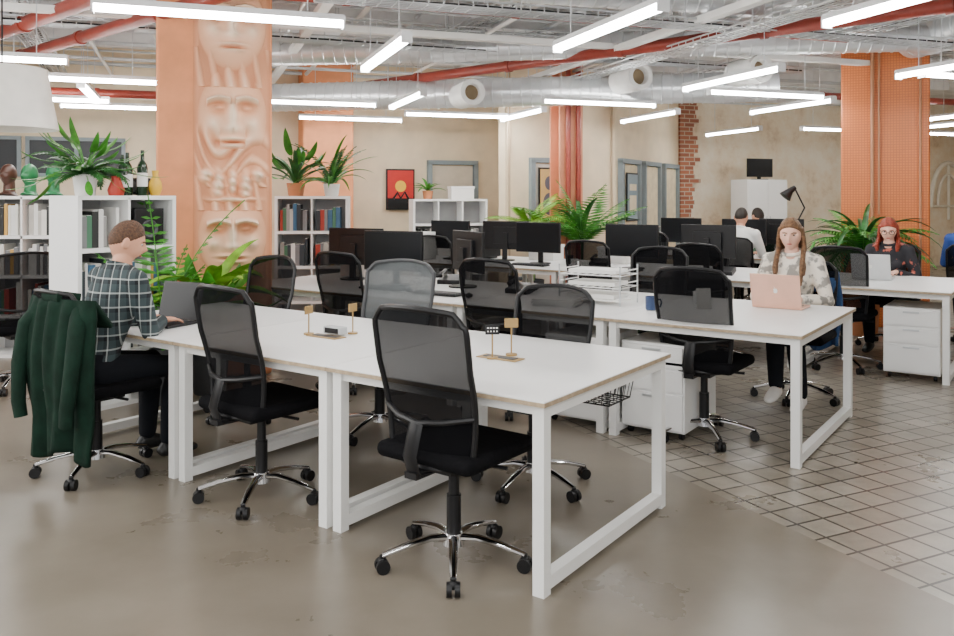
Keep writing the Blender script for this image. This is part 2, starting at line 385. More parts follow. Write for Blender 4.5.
P=V((-.4,4.4,3.18)); pipe(P-e3*2.5,P+e3*4,.035,RED,'slim dark red branch pipe under the ceiling')
def duct(p0,p1,r,label):
    p0=V(p0);p1=V(p1); d=p1-p0; Ln=d.length; d.normalize(); n=int(Ln/.12); pts=[];rs=[]
    for i in range(n):
        for k,rr in((0,r),(.1,r),(.105,r*1.04),(.115,r*1.04)): pts.append(p0+d*(i*.12+k)); rs.append(rr)
    o=solo('air_duct',G().tube(pts,rs,24),DUCT,label,'air duct')
    sg=[]
    for i in range(int(Ln/1.8)+1):
        q=p0+d*(i*1.8+.3); sg.append((q,(q.x,q.y,CH)))
    rods('duct_hanger',sg,.008,STEEL,o); return o
duct((-3.2,11.0,2.80),(3.6,9.75,2.80),.18,'large silver spiral ventilation duct under the ceiling')
duct((-2.5,9.3,3.1),(6.2,8.4,3.15),.14,'silver spiral ventilation duct crossing the room')
duct((4.7,9.0,3.2),(5.6,3.2,3.2),.2,'large silver ventilation duct beside the orange column')
duct((3.9,9.4,3.3),(4.5,3.4,3.3),.11,'slim silver ventilation duct running along the aisle')
duct((5.2,8.8,2.95),(6.4,4.2,2.95),.12,'slim silver ventilation duct running along the aisle')
duct((-1.2,6.6,3.28),(4.2,8.0,3.28),.14,'silver spiral ventilation duct above the desks')
duct((-6.0,7.2,3.2),(-2.2,8.2,3.2),.12,'silver spiral ventilation duct above the bookshelves')
st=thing('duct_outlet','round duct outlet wrapped in white insulation','air duct',(-.2,10.1,2.72),RZE,'round duct outlets')
part('outlet_ring',G().lathe([(.09,-.0),(.1,.02),(.15,.02),(.155,-.02),(.15,-.45),(.09,-.45),(.09,0)],n=28),mat('white_insulation',(.82,.82,.8),.6),st).rotation_euler=(math.radians(90),0,0)
part('outlet_core',G().lathe([(.0,-.06),(.089,-.06)],n=24),mat('duct_inside',(.22,.16,.09),.7),st).rotation_euler=(math.radians(90),0,0)
for ob in st.children: ob.location=(0,-.45,0)
clone(st,(1.66,9.65,2.84)); clone(st,(2.95,9.5,2.90)); clone(st,(6.3,10.3,2.9)); clone(st,(-3.6,10.9,2.9))
def tray(p0,p1,w,z,label):
    p0=V((p0[0],p0[1],z)); p1=V((p1[0],p1[1],z)); d=(p1-p0); Ln=d.length; d.normalize(); s=V((-d.y,d.x,0)); g=G()
    for k in(-1,-.5,0,.5,1): g.cyl(p0+s*w/2*k,p1+s*w/2*k,.006,n=6)
    for k in(-1,1): g.cyl(p0+s*w/2*k+V((0,0,.05)),p1+s*w/2*k+V((0,0,.05)),.008,n=6)
    for i in range(int(Ln/.12)):
        q=p0+d*(i*.12); g.tube([q-s*w/2+V((0,0,.05)),q-s*w/2,q+s*w/2,q+s*w/2+V((0,0,.05))],.005,4)
    o=solo('cable_tray',g,STEEL,label,'cable tray')
    sg=[]
    for i in range(int(Ln/1.5)+1):
        q=p0+d*(i*1.5+.1)
        for k in(-1,1): sg.append((q+s*w/2*k,q+s*w/2*k+V((0,0,CH-z))))
    rods('tray_hanger',sg,.006,STEEL,o)
    for k in range(4):
        pts=[p0+d*(Ln*i/14)+s*(w*(-.3+.2*k)+.02*math.sin(i*1.7+k))+V((0,0,.018)) for i in range(15)]
        part('tray_cable',G().tube(pts,.010,6),[BLACK,PAPER,GREYP][(len(label)+k)%3],o)
    return o
tray((-1.5,8.3),(7.5,10.8),.3,3.2,'galvanised wire cable tray under the ceiling')
tray((1.9,4.0),(-.9,11),.25,3.3,'galvanised wire cable tray crossing the room')
tray((-6,6.7),(4,10.4),.2,3.05,'narrow galvanised wire cable tray')
tray((5.0,4.2),(2.4,12.4),.3,3.1,'galvanised wire cable tray over the aisle')
tray((-3.2,5.2),(-6.0,12),.25,3.15,'galvanised wire cable tray above the bookshelves')
tray((0.2,5.3),(6.5,7.5),.25,3.25,'galvanised wire cable tray near the orange column')
tray((-1.2,6.2),(6.5,8.8),.22,2.98,'low galvanised wire cable tray')
tray((3.4,4.0),(.4,12.6),.2,2.92,'low galvanised wire cable tray along the desks')
for i in range(26):
    if i%2: p0=V((-6,5.3+i*.34,3.44-.04*(i%7))); d=e3; ln=13
    else: p0=V((5.4-i*.40,3.4+.15*i,3.40-.05*(i%6))); d=d3; ln=8.5
    pipe(p0,p0+d*ln,.014+.006*(i%3),[STEEL,GREYP,PAPER,GREYP][i%4],'thin metal conduit under the ceiling','conduit','conduit',False)
for i in range(5):
    p0=V((-6.0,4.5+i*2.6,CH-.12))
    g=G().box((7.5,0,0),(15,.22,.24)); o=struct(part('trim_%d'%(i+3),g,mat('beam_white',(.76,.76,.76),.7),smooth=False)); o.location=p0; o.rotation_euler=(0,0,RZE)
for i,(p0,ln,d) in enumerate((((-5.5,6.2,3.05),11,e3),((2.9,4.3,3.02),8,d3),((-.6,5.0,3.1),7.5,d3))):
    q=V(p0)+d*ln/2; o=solo('cable_trunking',G().box((0,0,0),(ln,.09,.06)),PAPER,'white boxed cable trunking under the ceiling','trunking',q,RZE+(0 if d is e3 else math.pi/2),smooth=False,bevel=.004)
    for k in range(5): part('trunking_hanger',G().cyl((-ln/2+.3+k*(ln-.6)/4,0,0),(-ln/2+.3+k*(ln-.6)/4,0,CH-p0[2]),.006,n=6),STEEL,o)
e=thing('pendant_lamp','white fabric drum pendant lampshade hanging from the ceiling','pendant lamp',(-3.14,5.5,1.95))
part('lamp_shade',G().lathe([(.34,0),(.30,.2),(.27,.40),(.262,.40),(.29,.2),(.332,0)],n=40),mat('shade_fabric',(.85,.82,.76),.8),e)
part('lamp_cord',G().cyl((0,0,.22),(0,0,CH-1.95),.006,n=6),BLACK,e)
part('lamp_bulb',G().sph((0,0,.18),.04),PAPER,e)
for k in range(3): part('shade_spider',G().cyl((0,0,.39),(.265*math.cos(k*2.1),.265*math.sin(k*2.1),.39),.004,n=5),STEEL,e)
# ------------------------------------------------------------------ desks
def desk_proto(w,depth):
    e=thing('bench_desk','white bench desk with thin plywood edge and white steel frame','desk',(0,0,0),0)
    part('tabletop',G().box((w/2,depth/2,.7275),(w-.006,depth,.017),1).box((w/2,depth/2,.738),(w-.006,depth,.004),0),[WHITE,PLY],e,smooth=False)
    for k,x in enumerate((.045,w-.045)):
        g=G(); y0=.05;y1=depth-.05;s=.05
        for y in(y0,y1): g.box((x,y,.36),(s,s,.72))
        g.box((x,depth/2,.045),(s,y1-y0-.05,s)); g.box((x,depth/2,.695),(s,y1-y0-.05,.045))
        part('leg_frame',g,FRAME,e,smooth=False)
    for y in(.06,depth-.06): part('crossbar',G().box((w/2,y,.698),(w-.14,.04,.04)),FRAME,e,smooth=False)
    return e
RX=math.atan2(-B.y,-B.x)
def place_desk(pr,C,k,w,lab=None,t0=0,first=False):
    p=rc(C,0,t0+(k+1)*w)
    if first: pr.location=(p.x,p.y,0); pr.rotation_euler=(0,0,RX); return pr
    return clone(pr,(p.x,p.y,0),RX,lab)
d1=desk_proto(1.14,1.2); d1['group']='bench desks in rows'
place_desk(d1,C1,0,1.14,first=True); place_desk(d1,C1,1,1.14); place_desk(d1,C1,2,1.14)
d2=desk_proto(1.2,1.42); d2['group']='bench desks in rows'; place_desk(d2,C2,0,1.2,first=True)
for k in range(1,4): place_desk(d2,C2,k,1.2)
for k in range(5): place_desk(d2,C3,k,1.2)
for k in range(2): place_desk(d2,C4,k,1.2,t0=2)
# ------------------------------------------------------------------ chairs
def surf(u,v,rnd=False):
    w=.238+.010*math.sin(math.pi*min(1,v*1.1))-.035*(1-v)
    if v>.86: w*=1-.24*((v-.86)/.14)**2
    if v<.08: w*=1-.22*((.08-v)/.08)**2
    y=-.205-.085*v**1.3+.055*u*u+.03*math.sin(math.pi*min(1,v*1.6))*(1-abs(u)*.3)
    return V((u*w,y,.445+.63*v+(-.018*u*u if v>.9 else 0)))
def make_chair(label,meshm,arms=False,backs=1.0):
    e=thing('office_chair',label,'office chair')
    part('seat',G().box((0,.02,.475),(.49,.47,.065)),FABRIC,e,bevel=.03)
    part('seat_mechanism',G().box((0,0,.42),(.16,.24,.045)).box((0,-.17,.425),(.06,.2,.025)).tube([(.08,.02,.42),(.24,.04,.42)],.008,8),BLACK,e,smooth=False)
    part('gas_lift',G().cyl((0,0,.09),(0,0,.28),.03).cyl((0,0,.28),(0,0,.42),.022),BLACK,e)
    base=part('base',G().cyl((0,0,.075),(0,0,.125),.045,.038,n=20),CHROME,e)
    for i in range(5):
        a=2*math.pi*i/5+.35; c,s=math.cos(a),math.sin(a)
        pts=[(c*.03,s*.03,.108),(c*.10,s*.10,.112),(c*.2,s*.2,.095),(c*.30,s*.30,.068)]
        part('leg',G().tube(pts,[(.016,.022),(.013,.02),(.012,.017),(.010,.013)],10,u0=(0,0,1)),CHROME,base)
        g=G(); tx,ty=-s,c
        for k in(-1,1):
            g.cyl((c*.30+tx*.006*k,s*.30+ty*.006*k,.028),(c*.30+tx*.026*k,s*.30+ty*.026*k,.028),.028,n=16)
        g.cyl((c*.3,s*.3,.03),(c*.3,s*.3,.07),.011,n=8); g.sph((c*.3,s*.3,.045),(.02,.02,.018),10,6)
        part('caster',g,BLACK,base)
    out=[]
    N=14
    for i in range(N+1): out.append(surf(-1+2*i/N,1))
    for i in range(1,N*2): out.append(surf(1,1-i/(N*2)))
    for i in range(N+1): out.append(surf(1-2*i/N,0))
    for i in range(1,N*2): out.append(surf(-1,i/(N*2)))
    g=G().tube(out,.0125,8,closed=True)
    g.tube([surf(-1,.33)+V((0,-.005,0)),surf(-.5,.30)+V((0,-.03,0)),surf(0,.28)+V((0,-.04,0)),surf(.5,.30)+V((0,-.03,0)),surf(1,.33)+V((0,-.005,0))],(.012),8)
    g.tube([(0,-.16,.42),(0,-.25,.43),(0,-.275,.50),surf(0,.28)+V((0,-.045,0))],[(.035,.012)]*4,10,u0=(1,0,0))
    bk=part('backrest',g,BLACK if meshm is MESHB else DGREY,e)
    part('backrest_mesh',G().grid(lambda a,b_:surf(-1+2*a,b_),16,24),meshm,bk)
    if arms:
        for s in(-1,1):
            part('armrest',G().tube([(s*.2,-.02,.43),(s*.29,-.02,.44),(s*.30,-.0,.56),(s*.29,0,.66)],.016,8).box((s*.29,.03,.675),(.07,.24,.03)),BLACK,e,bevel=.008)
    if backs!=1: bk.scale=(1,1,backs); bk.location=(0,0,.46*(1-backs))
    return e
CHL='black mesh high-back office chair with chrome star base'
ch=make_chair(CHL,MESHB)
chs=make_chair(CHL,MESHB,backs=.9)
def setc(o,p,d,lab=None,jit=0):
    o.location=(p[0],p[1],0); o.rotation_euler=(0,0,face_rz(d)+jit)
    if lab: o['label']=lab
    return o
nA=-A
setc(ch,(-.095,3.42),(.60,.80),'black mesh office chair pushed up to the white bench desk')
def cc(p,d,lab=None,src=None,jit=0): 
    o=clone(src or ch); return setc(o,p,d,lab or CHL,jit)
cc((-1.08,4.17),(.64,.77),'black mesh office chair pulled beside the white bench desk')
setc(chs,(-2.08,4.55),(.60,.80),'black mesh office chair with dark green jacket over its back')
cc((.29,4.33),nA,'black mesh office chair tucked under the far side of a desk',chs)
cc((1.42,5.2),A,'black mesh office chair turned away at the second desk row')
cc((.20,5.88),A,CHL); cc((-.95,6.6),A,CHL)
cc((-1.58,5.72),nA,CHL); cc((1.42,6.78),nA,CHL,None,.1)
cc((2.15,7.75),A,CHL,None,-.1); cc((2.38,6.2),nA,'black mesh office chair under a seated woman',chs)
cc((3.22,7.32),A,'black mesh office chair beside a white drawer pedestal')
cc((2.55,9.4),nA,CHL); cc((1.95,9.85),nA,CHL); cc((1.2,8.3),A,CHL); cc((-.35,9.35),A,CHL)
cc((4.15,8.35),nA,'black mesh office chair under a red-haired woman',chs)
cc((3.22,10.25),A,'black mesh office chair under a man in white',chs)
cc((-3.62,6.55),(-.7,.7),'black mesh office chair near the bookshelf')
gc=make_chair('grey mesh office chair with armrests behind the desk',MESHG,True); setc(gc,(-.62,5.30),nA,None,.12); gc.scale=(1.12,1.05,1.0)
# ------------------------------------------------------------------ pedestal cabinets
pd=thing('drawer_pedestal','white three-drawer pedestal on castors under a desk','drawer unit',(0,0,0),0)
part('cabinet_body',G().box((0,0,.32),(.42,.55,.54)),WHITE,pd,smooth=False,bevel=.004)
for i,(z,h) in enumerate(((.51,.13),(.365,.13),(.175,.22))):
    d_=part('drawer',G().box((0,-.283,z),(.40,.018,h)),WHITE,pd,smooth=False,bevel=.003)
    part('drawer_handle',G().box((0,-.296,z+h/2-.02),(.12,.012,.014)),STEEL,d_,smooth=False)
for x in(-.17,.17):
    for y in(-.22,.22): part('castor',G().cyl((x-.012,y,.025),(x+.012,y,.025),.025).cyl((x,y,.02),(x,y,.05),.008),BLACK,pd)
p=rc(C3,.36,.30); pd.location=(p.x,p.y,0); pd.rotation_euler=(0,0,RX); pd['group']='drawer pedestals'
for C,s,t in((C2,.36,1.47),(C2,.40,.93),(C3,.4,2.7),(C2,.4,3.3)):
    p=rc(C,s,t); clone(pd,(p.x,p.y,0),RX)
# ------------------------------------------------------------------ monitors
mo=thing('monitor','black desktop monitor on a stand','monitor')
part('monitor_panel',G().box((0,0,.30),(.58,.03,.34)).box((0,.03,.30),(.3,.03,.2)),BLACK,mo,bevel=.006)
part('monitor_screen',G().box((0,-.0165,.30),(.555,.002,.315)),SCREEN,mo,smooth=False)
part('monitor_stand',G().box((0,.055,.17),(.06,.02,.32)).cyl((0,.05,0.0),(0,.05,.012),.12,n=28),BLACK,mo)
mo['group']='monitors on the desks'
def mon(C,s,t,d,first=False,z=.742,j=0):
    p=rc(C,s,t); o=mo if first else clone(mo); o.location=(p.x,p.y,z); o.rotation_euler=(0,0,face_rz(d)+j); return o
mon(C2,.62,3.5,A,True,j=.15)
mon(C2,.95,2.95,nA,j=-.5)
mon(C3,.55,4.15,A); mon(C3,.55,3.0,A,j=.1); mon(C3,.55,5.4,A); mon(C3,.9,2.3,nA)
mon(C4,.5,2.7,A); mon(C4,.95,2.35,nA); mon(C4,.6,3.6,A); mon(C2,.9,4.2,nA,j=.2); mon(C3,.8,4.75,nA,j=.3)
# ------------------------------------------------------------------ laptops
def laptop(p,d,m,label,logo=False,open_=105):
    e=thing('laptop',label,'laptop',(p[0],p[1],.741),face_rz(d))
    part('keyboard_deck',G().box((0,0,.009),(.33,.23,.014)),m,e,bevel=.004)
    part('keys',G().box((0,.02,.0165),(.28,.11,.002)),DGREY,e,smooth=False)
    R=Matrix.Rotation(math.radians(-(open_-90)),3,'X'); c=V((0,.115,.016))
    part('laptop_lid',G().box(c+R@V((0,0,.115)),(.33,.008,.23),0,R),m,e,bevel=.003)
    part('laptop_screen',G().box(c+R@V((0,-.0048,.115)),(.31,.001,.205),0,R),SCREEN,e,smooth=False)
    if logo:
        g=G()
        n_=24; pts=[]
        for k in range(n_):
            t=2*math.pi*k/n_; r=.016*(1-.12*math.cos(2*t)*.5)
            x=r*math.cos(t); z=r*math.sin(t)*1.05
            if abs(t)<.5 or t>2*math.pi-.5: x*=.72
            if abs(t-math.pi/2)<.2: z*=.85
            pts.append(c+R@V((x,.0052,.115+z)))
        g.add(pts,[tuple(range(n_-1,-1,-1))]); g.add([c+R@V(q) for q in((.0,.0052,.136),(.004,.0052,.142),(.009,.0052,.145),(.006,.0052,.138))],[(3,2,1,0)])
        part('lid_logo',g,PAPER,e,smooth=False)
    return e
laptop((-1.87,4.95),(.45,.89),BLACK,'open black laptop in front of the man',open_=104)
laptop((2.10,5.74),nA,mat('rose_gold',(.78,.46,.34),.38,.3),'open rose-gold laptop in front of the woman',True)
laptop((3.68,7.72),nA,mat('silver_laptop',(.7,.71,.72),.35,.5),'open silver laptop in front of the red-haired woman',True)
# ------------------------------------------------------------------ desk items
def sign(p,h,m,label,rz=0,marks=False):
    e=thing('desk_sign',label,'desk sign',(p[0],p[1],.741),rz)
    part('sign_base',G().cyl((0,0,0),(0,0,.008),.028,n=20),GOLD,e)
    part('sign_post',G().cyl((0,0,.005),(0,0,h),.004,n=8),GOLD,e)
    part('sign_plate',G().box((0,0,h+.015),(.066,.008,.044)),m,e,smooth=False,bevel=.002)
    if marks:
        g=G()
        for i in range(4): g.box((-.021+.014*i,-.0045,h+.024),(.009,.002,.006)); g.box((-.021+.014*i,-.0045,h+.008),(.006,.002,.006))
        part('sign_marks',g,PAPER,e,smooth=False)
sign((.072,3.91),.12,BLACK,'small black lettered desk sign on a post',.1,True)
sign((.165,3.99),.14,GOLD,'small blank wooden desk sign on a post',.1)
sign((-.93,4.60),.12,GOLD,'small wooden desk sign on a post',1.1); sign((-.69,4.62),.13,GOLD,'small wooden desk sign on a post',1.0)
def grommet(p):
    e=thing('cable_grommet','brown oval cable opening set in the desktop','cable grommet',(p[0],p[1],.743),RX)
    part('grommet_ring',G().box((0,0,0),(.22,.09,.004)),GOLD,e,bevel=.001); part('grommet_slot',G().box((0,0,.003),(.17,.045,.003)),DGREY,e,smooth=False)
grommet((.11,3.92)); grommet((-.82,4.52))
e=thing('power_module','grey desktop power socket module','power socket',(-.78,4.58,.746),RX)
part('socket_body',G().box((0,0,.022),(.13,.06,.04)),GREYP,e,bevel=.006); part('socket_face',G().box((0,-.031,.022),(.10,.002,.028)),BLACK,e,smooth=False)
p=rc(C2,.66,1.58)
e=thing('letter_tray','stacked white wire letter trays holding papers','letter tray',(p.x,p.y,.742),RX); e.scale=(1.2,1.1,1.15)
for k in range(3):
    g=G(); z=.03+.075*k
    for y in(-.13,.13): g.tube([(-.2,y,z+.03),(-.2,y,z),(.2,y,z),(.2,y,z+.03)],.004,6)
    for x in [i*.05-.2 for i in range(9)]: g.cyl((x,-.13,z),(x,.13,z),.0025,n=5)
    g.cyl((-.2,-.13,z+.03),(-.2,.13,z+.03),.004,n=6); g.cyl((.2,-.13,z+.03),(.2,.13,z+.03),.004,n=6)
    part('tray_shelf',g,FRAME,e)
for x in(-.2,.2):
    for y in(-.13,.13): part('tray_post',G().cyl((x,y,0),(x,y,.24),.005,n=6),STEEL,e)
for k in range(3):
    solo('paper_stack',G().box((0,0,.0),(.36,.24,.026)),PAPER,'stack of white paper lying in a letter tray','paper',(p.x,p.y,.798+.0865*k),RX+.05*k,smooth=False)
p=rc(C2,.36,1.75); g=G()
for k in range(6): g.box((.008*math.sin(k*2),.006*math.cos(k),.004+.008*k),(.3,.21,.0085),0,Matrix.Rotation(.05*math.sin(k*3),3,'Z'))
solo('paper_stack',g,PAPER,'loose stack of white papers on the desk','paper',(p.x,p.y,.741),RX+.2,smooth=False)
p=rc(C2,.75,.83); e=thing('card_stand','small white card stand on the desk','card stand',(p.x,p.y,.741),.15)
part('card_panel',G().box((0,0,.07),(.10,.006,.14),0,Matrix.Rotation(-.15,3,'X')),PAPER,e,smooth=False); part('card_foot',G().box((0,.02,.004),(.1,.07,.006)),PAPER,e,smooth=False)
def mug(p,m,lab):
    e=thing('mug',lab,'mug',(p[0],p[1],.742)); part('mug_body',G().lathe([(0,0),(.036,0),(.04,.01),(.041,.09),(.037,.09),(.036,.012),(0,.012)],n=20),m,e)
    part('mug_handle',G().tube([(.04,0,.07),(.062,0,.068),(.068,0,.045),(.06,0,.022),(.04,0,.02)],.006,8),m,e)
mug(rc(C2,.98,.95),WHITE,'white mug on the desk'); mug(rc(C3,.4,3.6),WHITE,'white mug on the desk'); mug(rc(C2,.5,1.1),mat('dark_blue_glaze',(.03,.06,.15),.3),'dark blue mug on the desk')
kb=thing('keyboard','black computer keyboard on a desk','keyboard'); part('keyboard_body',G().box((0,0,.01),(.42,.14,.016)),BLACK,kb,bevel=.004)
for j in range(4): part('key_row',G().box((0,-.045+j*.03,.021),(.40,.023,.006)),DGREY,kb,smooth=False)
p=rc(C2,.38,3.4); kb.location=(p.x,p.y,.742); kb.rotation_euler=(0,0,RX)
for C,s,t in((C2,.35,2.8),(C3,.3,4.1),(C3,.3,3.0)):
    p=rc(C,s,t); clone(kb,(p.x,p.y,.742),RX)
ms=thing('computer_mouse','black computer mouse on a desk','mouse'); part('mouse_body',G().sph((0,0,.016),(.03,.05,.018)),BLACK,ms); part('mouse_wheel',G().cyl((-.004,.025,.03),(.004,.025,.03),.006),DGREY,ms)
p=rc(C2,.36,3.1); ms.location=(p.x,p.y,.742); p=rc(C2,.34,2.5); clone(ms,(p.x,p.y,.742))
tp=thing('desk_phone','black desk telephone with handset','telephone'); part('phone_body',G().box((0,0,.03),(.2,.2,.05),0,Matrix.Rotation(.2,3,'X')),BLACK,tp,bevel=.008); part('phone_handset',G().tube([(-.07,-.08,.07),(-.07,-.06,.085),(-.07,.06,.105),(-.07,.09,.10)],[.02,.014,.014,.02],10),BLACK,tp)
p=rc(C2,.85,2.35); tp.location=(p.x,p.y,.742); tp.rotation_euler=(0,0,RX)
for C,s,t,j in((C2,1.1,3.25,.4),(C3,.8,3.5,.2),(C3,.5,2.0,.1)):
    p=rc(C,s,t); clone(tp,(p.x,p.y,.742),RX+j)
pc=thing('pen_cup','black pen cup with pens on a desk','pen cup'); part('cup_body',G().lathe([(0,0),(.038,0),(.038,.1),(.034,.1),(.034,.01),(0,.01)],n=18),BLACK,pc)
for k,m_ in enumerate((RED,LEAF,PAPER,GOLD)): part('pen',G().cyl((.015*math.cos(k*1.6),.015*math.sin(k*1.6),.012),(.03*math.cos(k*1.6),.03*math.sin(k*1.6),.16),.004,n=6),m_,pc)
p=rc(C2,1.1,2.6); pc.location=(p.x,p.y,.742)
for C,s,t in((C3,.75,3.85),(C3,.7,1.6),(C4,.4,3.1)):
    p=rc(C,s,t); clone(pc,(p.x,p.y,.742))
bx=thing('storage_box','white archive box with lid on a desk','box'); part('box_body',G().box((0,0,.08),(.34,.26,.16)),PAPER,bx,smooth=False,bevel=.004); part('box_lid',G().box((0,0,.17),(.36,.28,.035)),WHITE,bx,smooth=False,bevel=.004)
p=rc(C3,1.15,4.4); bx.location=(p.x,p.y,.742); bx.rotation_euler=(0,0,RX)
for C,s,t,z in((C3,1.1,5.75,0),(C2,1.2,4.4,0),(C2,1.2,4.4,.19),(C3,1.2,3.5,0)):
    p=rc(C,s,t); clone(bx,(p.x,p.y,.742+z),RX+.1)
p=rc(C1,.85,.26); g=G()
for z,k in((.66,1),(.56,.9)): 
    g.tube([(-.17*k,-.12*k,z),(.17*k,-.12*k,z),(.17*k,.12*k,z),(-.17*k,.12*k,z)],.004,6,closed=True)
for i in range(9):
    x=-.17+.0425*i
    g.tube([(x,-.12,.66),(x*.9,-.108,.56),(x*.9,.108,.56),(x,.12,.66)],.0025,5)
for i in range(7):
    y=-.12+.04*i; g.tube([(-.17,y,.66),(-.153,y*.9,.56),(.153,y*.9,.56),(.17,y,.66)],.0025,5)
g.cyl((-.17,-.1,.66),(-.17,-.1,.715),.004).cyl((.17,-.1,.66),(.17,-.1,.715),.004).cyl((-.17,.1,.66),(-.17,.1,.715),.004).cyl((.17,.1,.66),(.17,.1,.715),.004)
solo('wire_basket',g,BLACK,'black wire cable basket fixed under the desktop','wire basket',(p.x,p.y,0),RX)
# ------------------------------------------------------------------ shelves
def shelf(label,p,rz,nc,nr,cell=.34,depth=.38,th=.03):
    w=nc*cell+(nc+1)*th; h=nr*cell+(nr+1)*th
    e=thing('bookshelf',label,'bookshelf',(p[0],p[1],0),rz)
    part('shelf_side',G().box((th/2,depth/2,h/2),(th,depth,h)),WHITE,e,smooth=False); part('shelf_side',G().box((w-th/2,depth/2,h/2),(th,depth,h)),WHITE,e,smooth=False)
    for i in range(1,nc): part('shelf_divider',G().box((i*(cell+th)+th/2,depth/2,h/2),(th*.6,depth,h-.02)),WHITE,e,smooth=False)
    for j in range(nr+1): part('shelf_board',G().box((w/2,depth/2,j*(cell+th)+th/2),(w-2*th,depth,th)),WHITE,e,smooth=False)
    part('back_panel',G().box((w/2,depth-.006,h/2),(w-.01,.008,h-.01)),mat('shelf_back_grey',(.35,.35,.35),.6),e,smooth=False)
    return e,w,h
BKC=[(.70,.69,.67),(.50,.48,.44),(.03,.04,.05),(.45,.05,.03),(.04,.12,.22),(.60,.35,.08),(.20,.20,.21),(.02,.02,.02),(.06,.18,.10),(.78,.77,.74),(.80,.78,.72),(.30,.29,.28)]
books=[]
for i,c in enumerate(BKC):
    g=G().box((0,.11,.14),(.024,.21,.28),0); g.box((.0,.112,.141),(.018,.212,.284),1)
    o=solo('book',g,[mat('book_cover_%d'%i,c,.6),PAPER],'upright magazine or book with a thin spine','book',(0,0,-5),0,'books and magazines on the shelves',smooth=False); books.append(o)
used=set()
def fill(e,nc,nr,cell,th,rows,seed,maxn=12):
    rnd=random.Random(seed); R=Matrix.Rotation(e.rotation_euler.z,3,'Z')
    for j in rows:
        for i in range(nc):
            x=i*(cell+th)+th+.02; z=j*(cell+th)+th+.0015; k=0
            lim=i*(cell+th)+th+cell-.02
            if rnd.random()<.08: continue
            while x<lim-.02 and k<maxn:
                bi=rnd.randrange(len(books)); sc=.75+.3*rnd.random(); wsc=.8+1.3*rnd.random()
                wd=.024*wsc
                if x+wd>lim: break
                p=R@V((x+wd/2,.04+.02*rnd.random(),z))+e.location
                o=books[bi] if bi not in used else clone(books[bi])
                used.add(bi)
                o.location=p; o.rotation_euler=(0,0,e.rotation_euler.z); o.scale=(wsc,1,sc)
                x+=wd+.002; k+=1
                if rnd.random()<.07: x+=.06
K=V((-2.735,5.70)); rzs=math.atan2(A.y,A.x)
s1,w1,h1=shelf('white open cube bookshelf with magazines and plants on top',K,rzs,2,4)
fill(s1,2,4,.34,.03,(1,2),3)
fill(s1,1,4,.34,.03,(3,),8)
s2,w2,h2=shelf('white open cube bookshelf packed with magazines',(-5.0,7.75),0.,3,4)
fill(s2,3,4,.34,.03,(1,2,3),4)
s3,w3,h3=shelf('white bookshelf with books beside the carved column',(-2.13,8.75),.1,2,4)
fill(s3,2,4,.34,.03,(2,3),5)
s4,w4,h4=shelf('white storage unit with open compartments',(-.92,12.0),.25,3,4,.33)
fill(s4,3,4,.33,.03,(2,),6,6)
# ------------------------------------------------------------------ plants
def leafs(g,n,ln,wd,seed,kind='blade',el=(30,80),droop=.5,base=(0,0,0),az=None):
    r=random.Random(seed)
    for i in range(n):
        a=(az[0]+(az[1]-az[0])*r.random()) if az else 2*math.pi*(i+r.random()*.6)/n
        e_=math.radians(el[0]+(el[1]-el[0])*r.random()); Lf=ln*(.65+.45*r.random()); dpv=droop*(.7+.6*r.random())
        p=V(base); N=10; pts=[p.copy()]
        an=e_
        for k in range(N):
            pts.append(pts[-1]+V((math.cos(a)*math.cos(an),math.sin(a)*math.cos(an),math.sin(an)))*Lf/N); an-=dpv*2.2/N
        side=V((-math.sin(a),math.cos(a),0))
        if kind=='blade':
            vs=[];fs=[]
            for k,q in enumerate(pts):
                t=k/N; w=wd*(math.sin(math.pi*min(1,.12+t*.88))**.7)+.001
                vs+=[q-side*w/2+V((0,0,w*.25)),q,q+side*w/2+V((0,0,w*.25))]
            for k in range(N):
                o=k*3; fs+=[(o,o+1,o+4,o+3),(o+1,o+2,o+5,o+4)]
            g.add(vs,fs)
        elif kind=='broad':
            g.tube(pts[:6],.004,5)
            q0=pts[5]; d=(pts[8]-pts[5]).normalized(); up=side.cross(d); Ll=Lf*.45
            def lf(u,v):
                w=wd*math.sin(math.pi*min(1,.05+v*.95))**.6*(1-.35*v); x=(u-.5)*2
                return q0+d*Ll*v+side*w*x*.5+up*(.12*w*x*x-.3*Ll*v*v)
            g.grid(lf,4,8)
        else:
            g.tube(pts,.004,5)
            for k in range(2,N+1):
                for s in(-1,1):
                  for hf in (0,.5):
                    q=pts[k-1].lerp(pts[k],hf); d=(pts[k]-pts[k-1]).normalized(); t=k/N
                    ll=wd*math.sin(math.pi*min(1,.1+t*.85)); tip=q+(side*s*.9+d*.6+V((0,0,-.35))).normalized()*ll
                    m_=q.lerp(tip,.45); ww=d*.014
                    g.add([q,m_-ww,tip,m_+ww],[(0,1,2,3)])
    return g
def plant(label,p,potr,poth,potm,specs,cat='potted plant',z=0,rz=0):
    e=thing('potted_plant',label,cat,(p[0],p[1],z),rz)
    part('pot',G().lathe([(0,0),(potr*.75,0),(potr*.8,.01),(potr,poth),(potr*.92,poth),(potr*.9,poth*.9),(0,poth*.88)],n=24),potm,e)
    for kw,m in specs:
        g=G(); kw=dict(kw); st_=kw.pop('stem',0)
        if st_: g.tube([(0,0,poth*.8),(.01,.01,poth+st_)],.018,8)
        leafs(g,base=(0,0,poth*.85+st_),**kw); part('foliage',g,m,e)
    return e
PW=mat('white_pot',(.8,.79,.76),.4)
def top(e,x,y):
    R=Matrix.Rotation(e.rotation_euler.z,3,'Z'); q=R@V((x,y,0))+e.location; return (q.x,q.y)
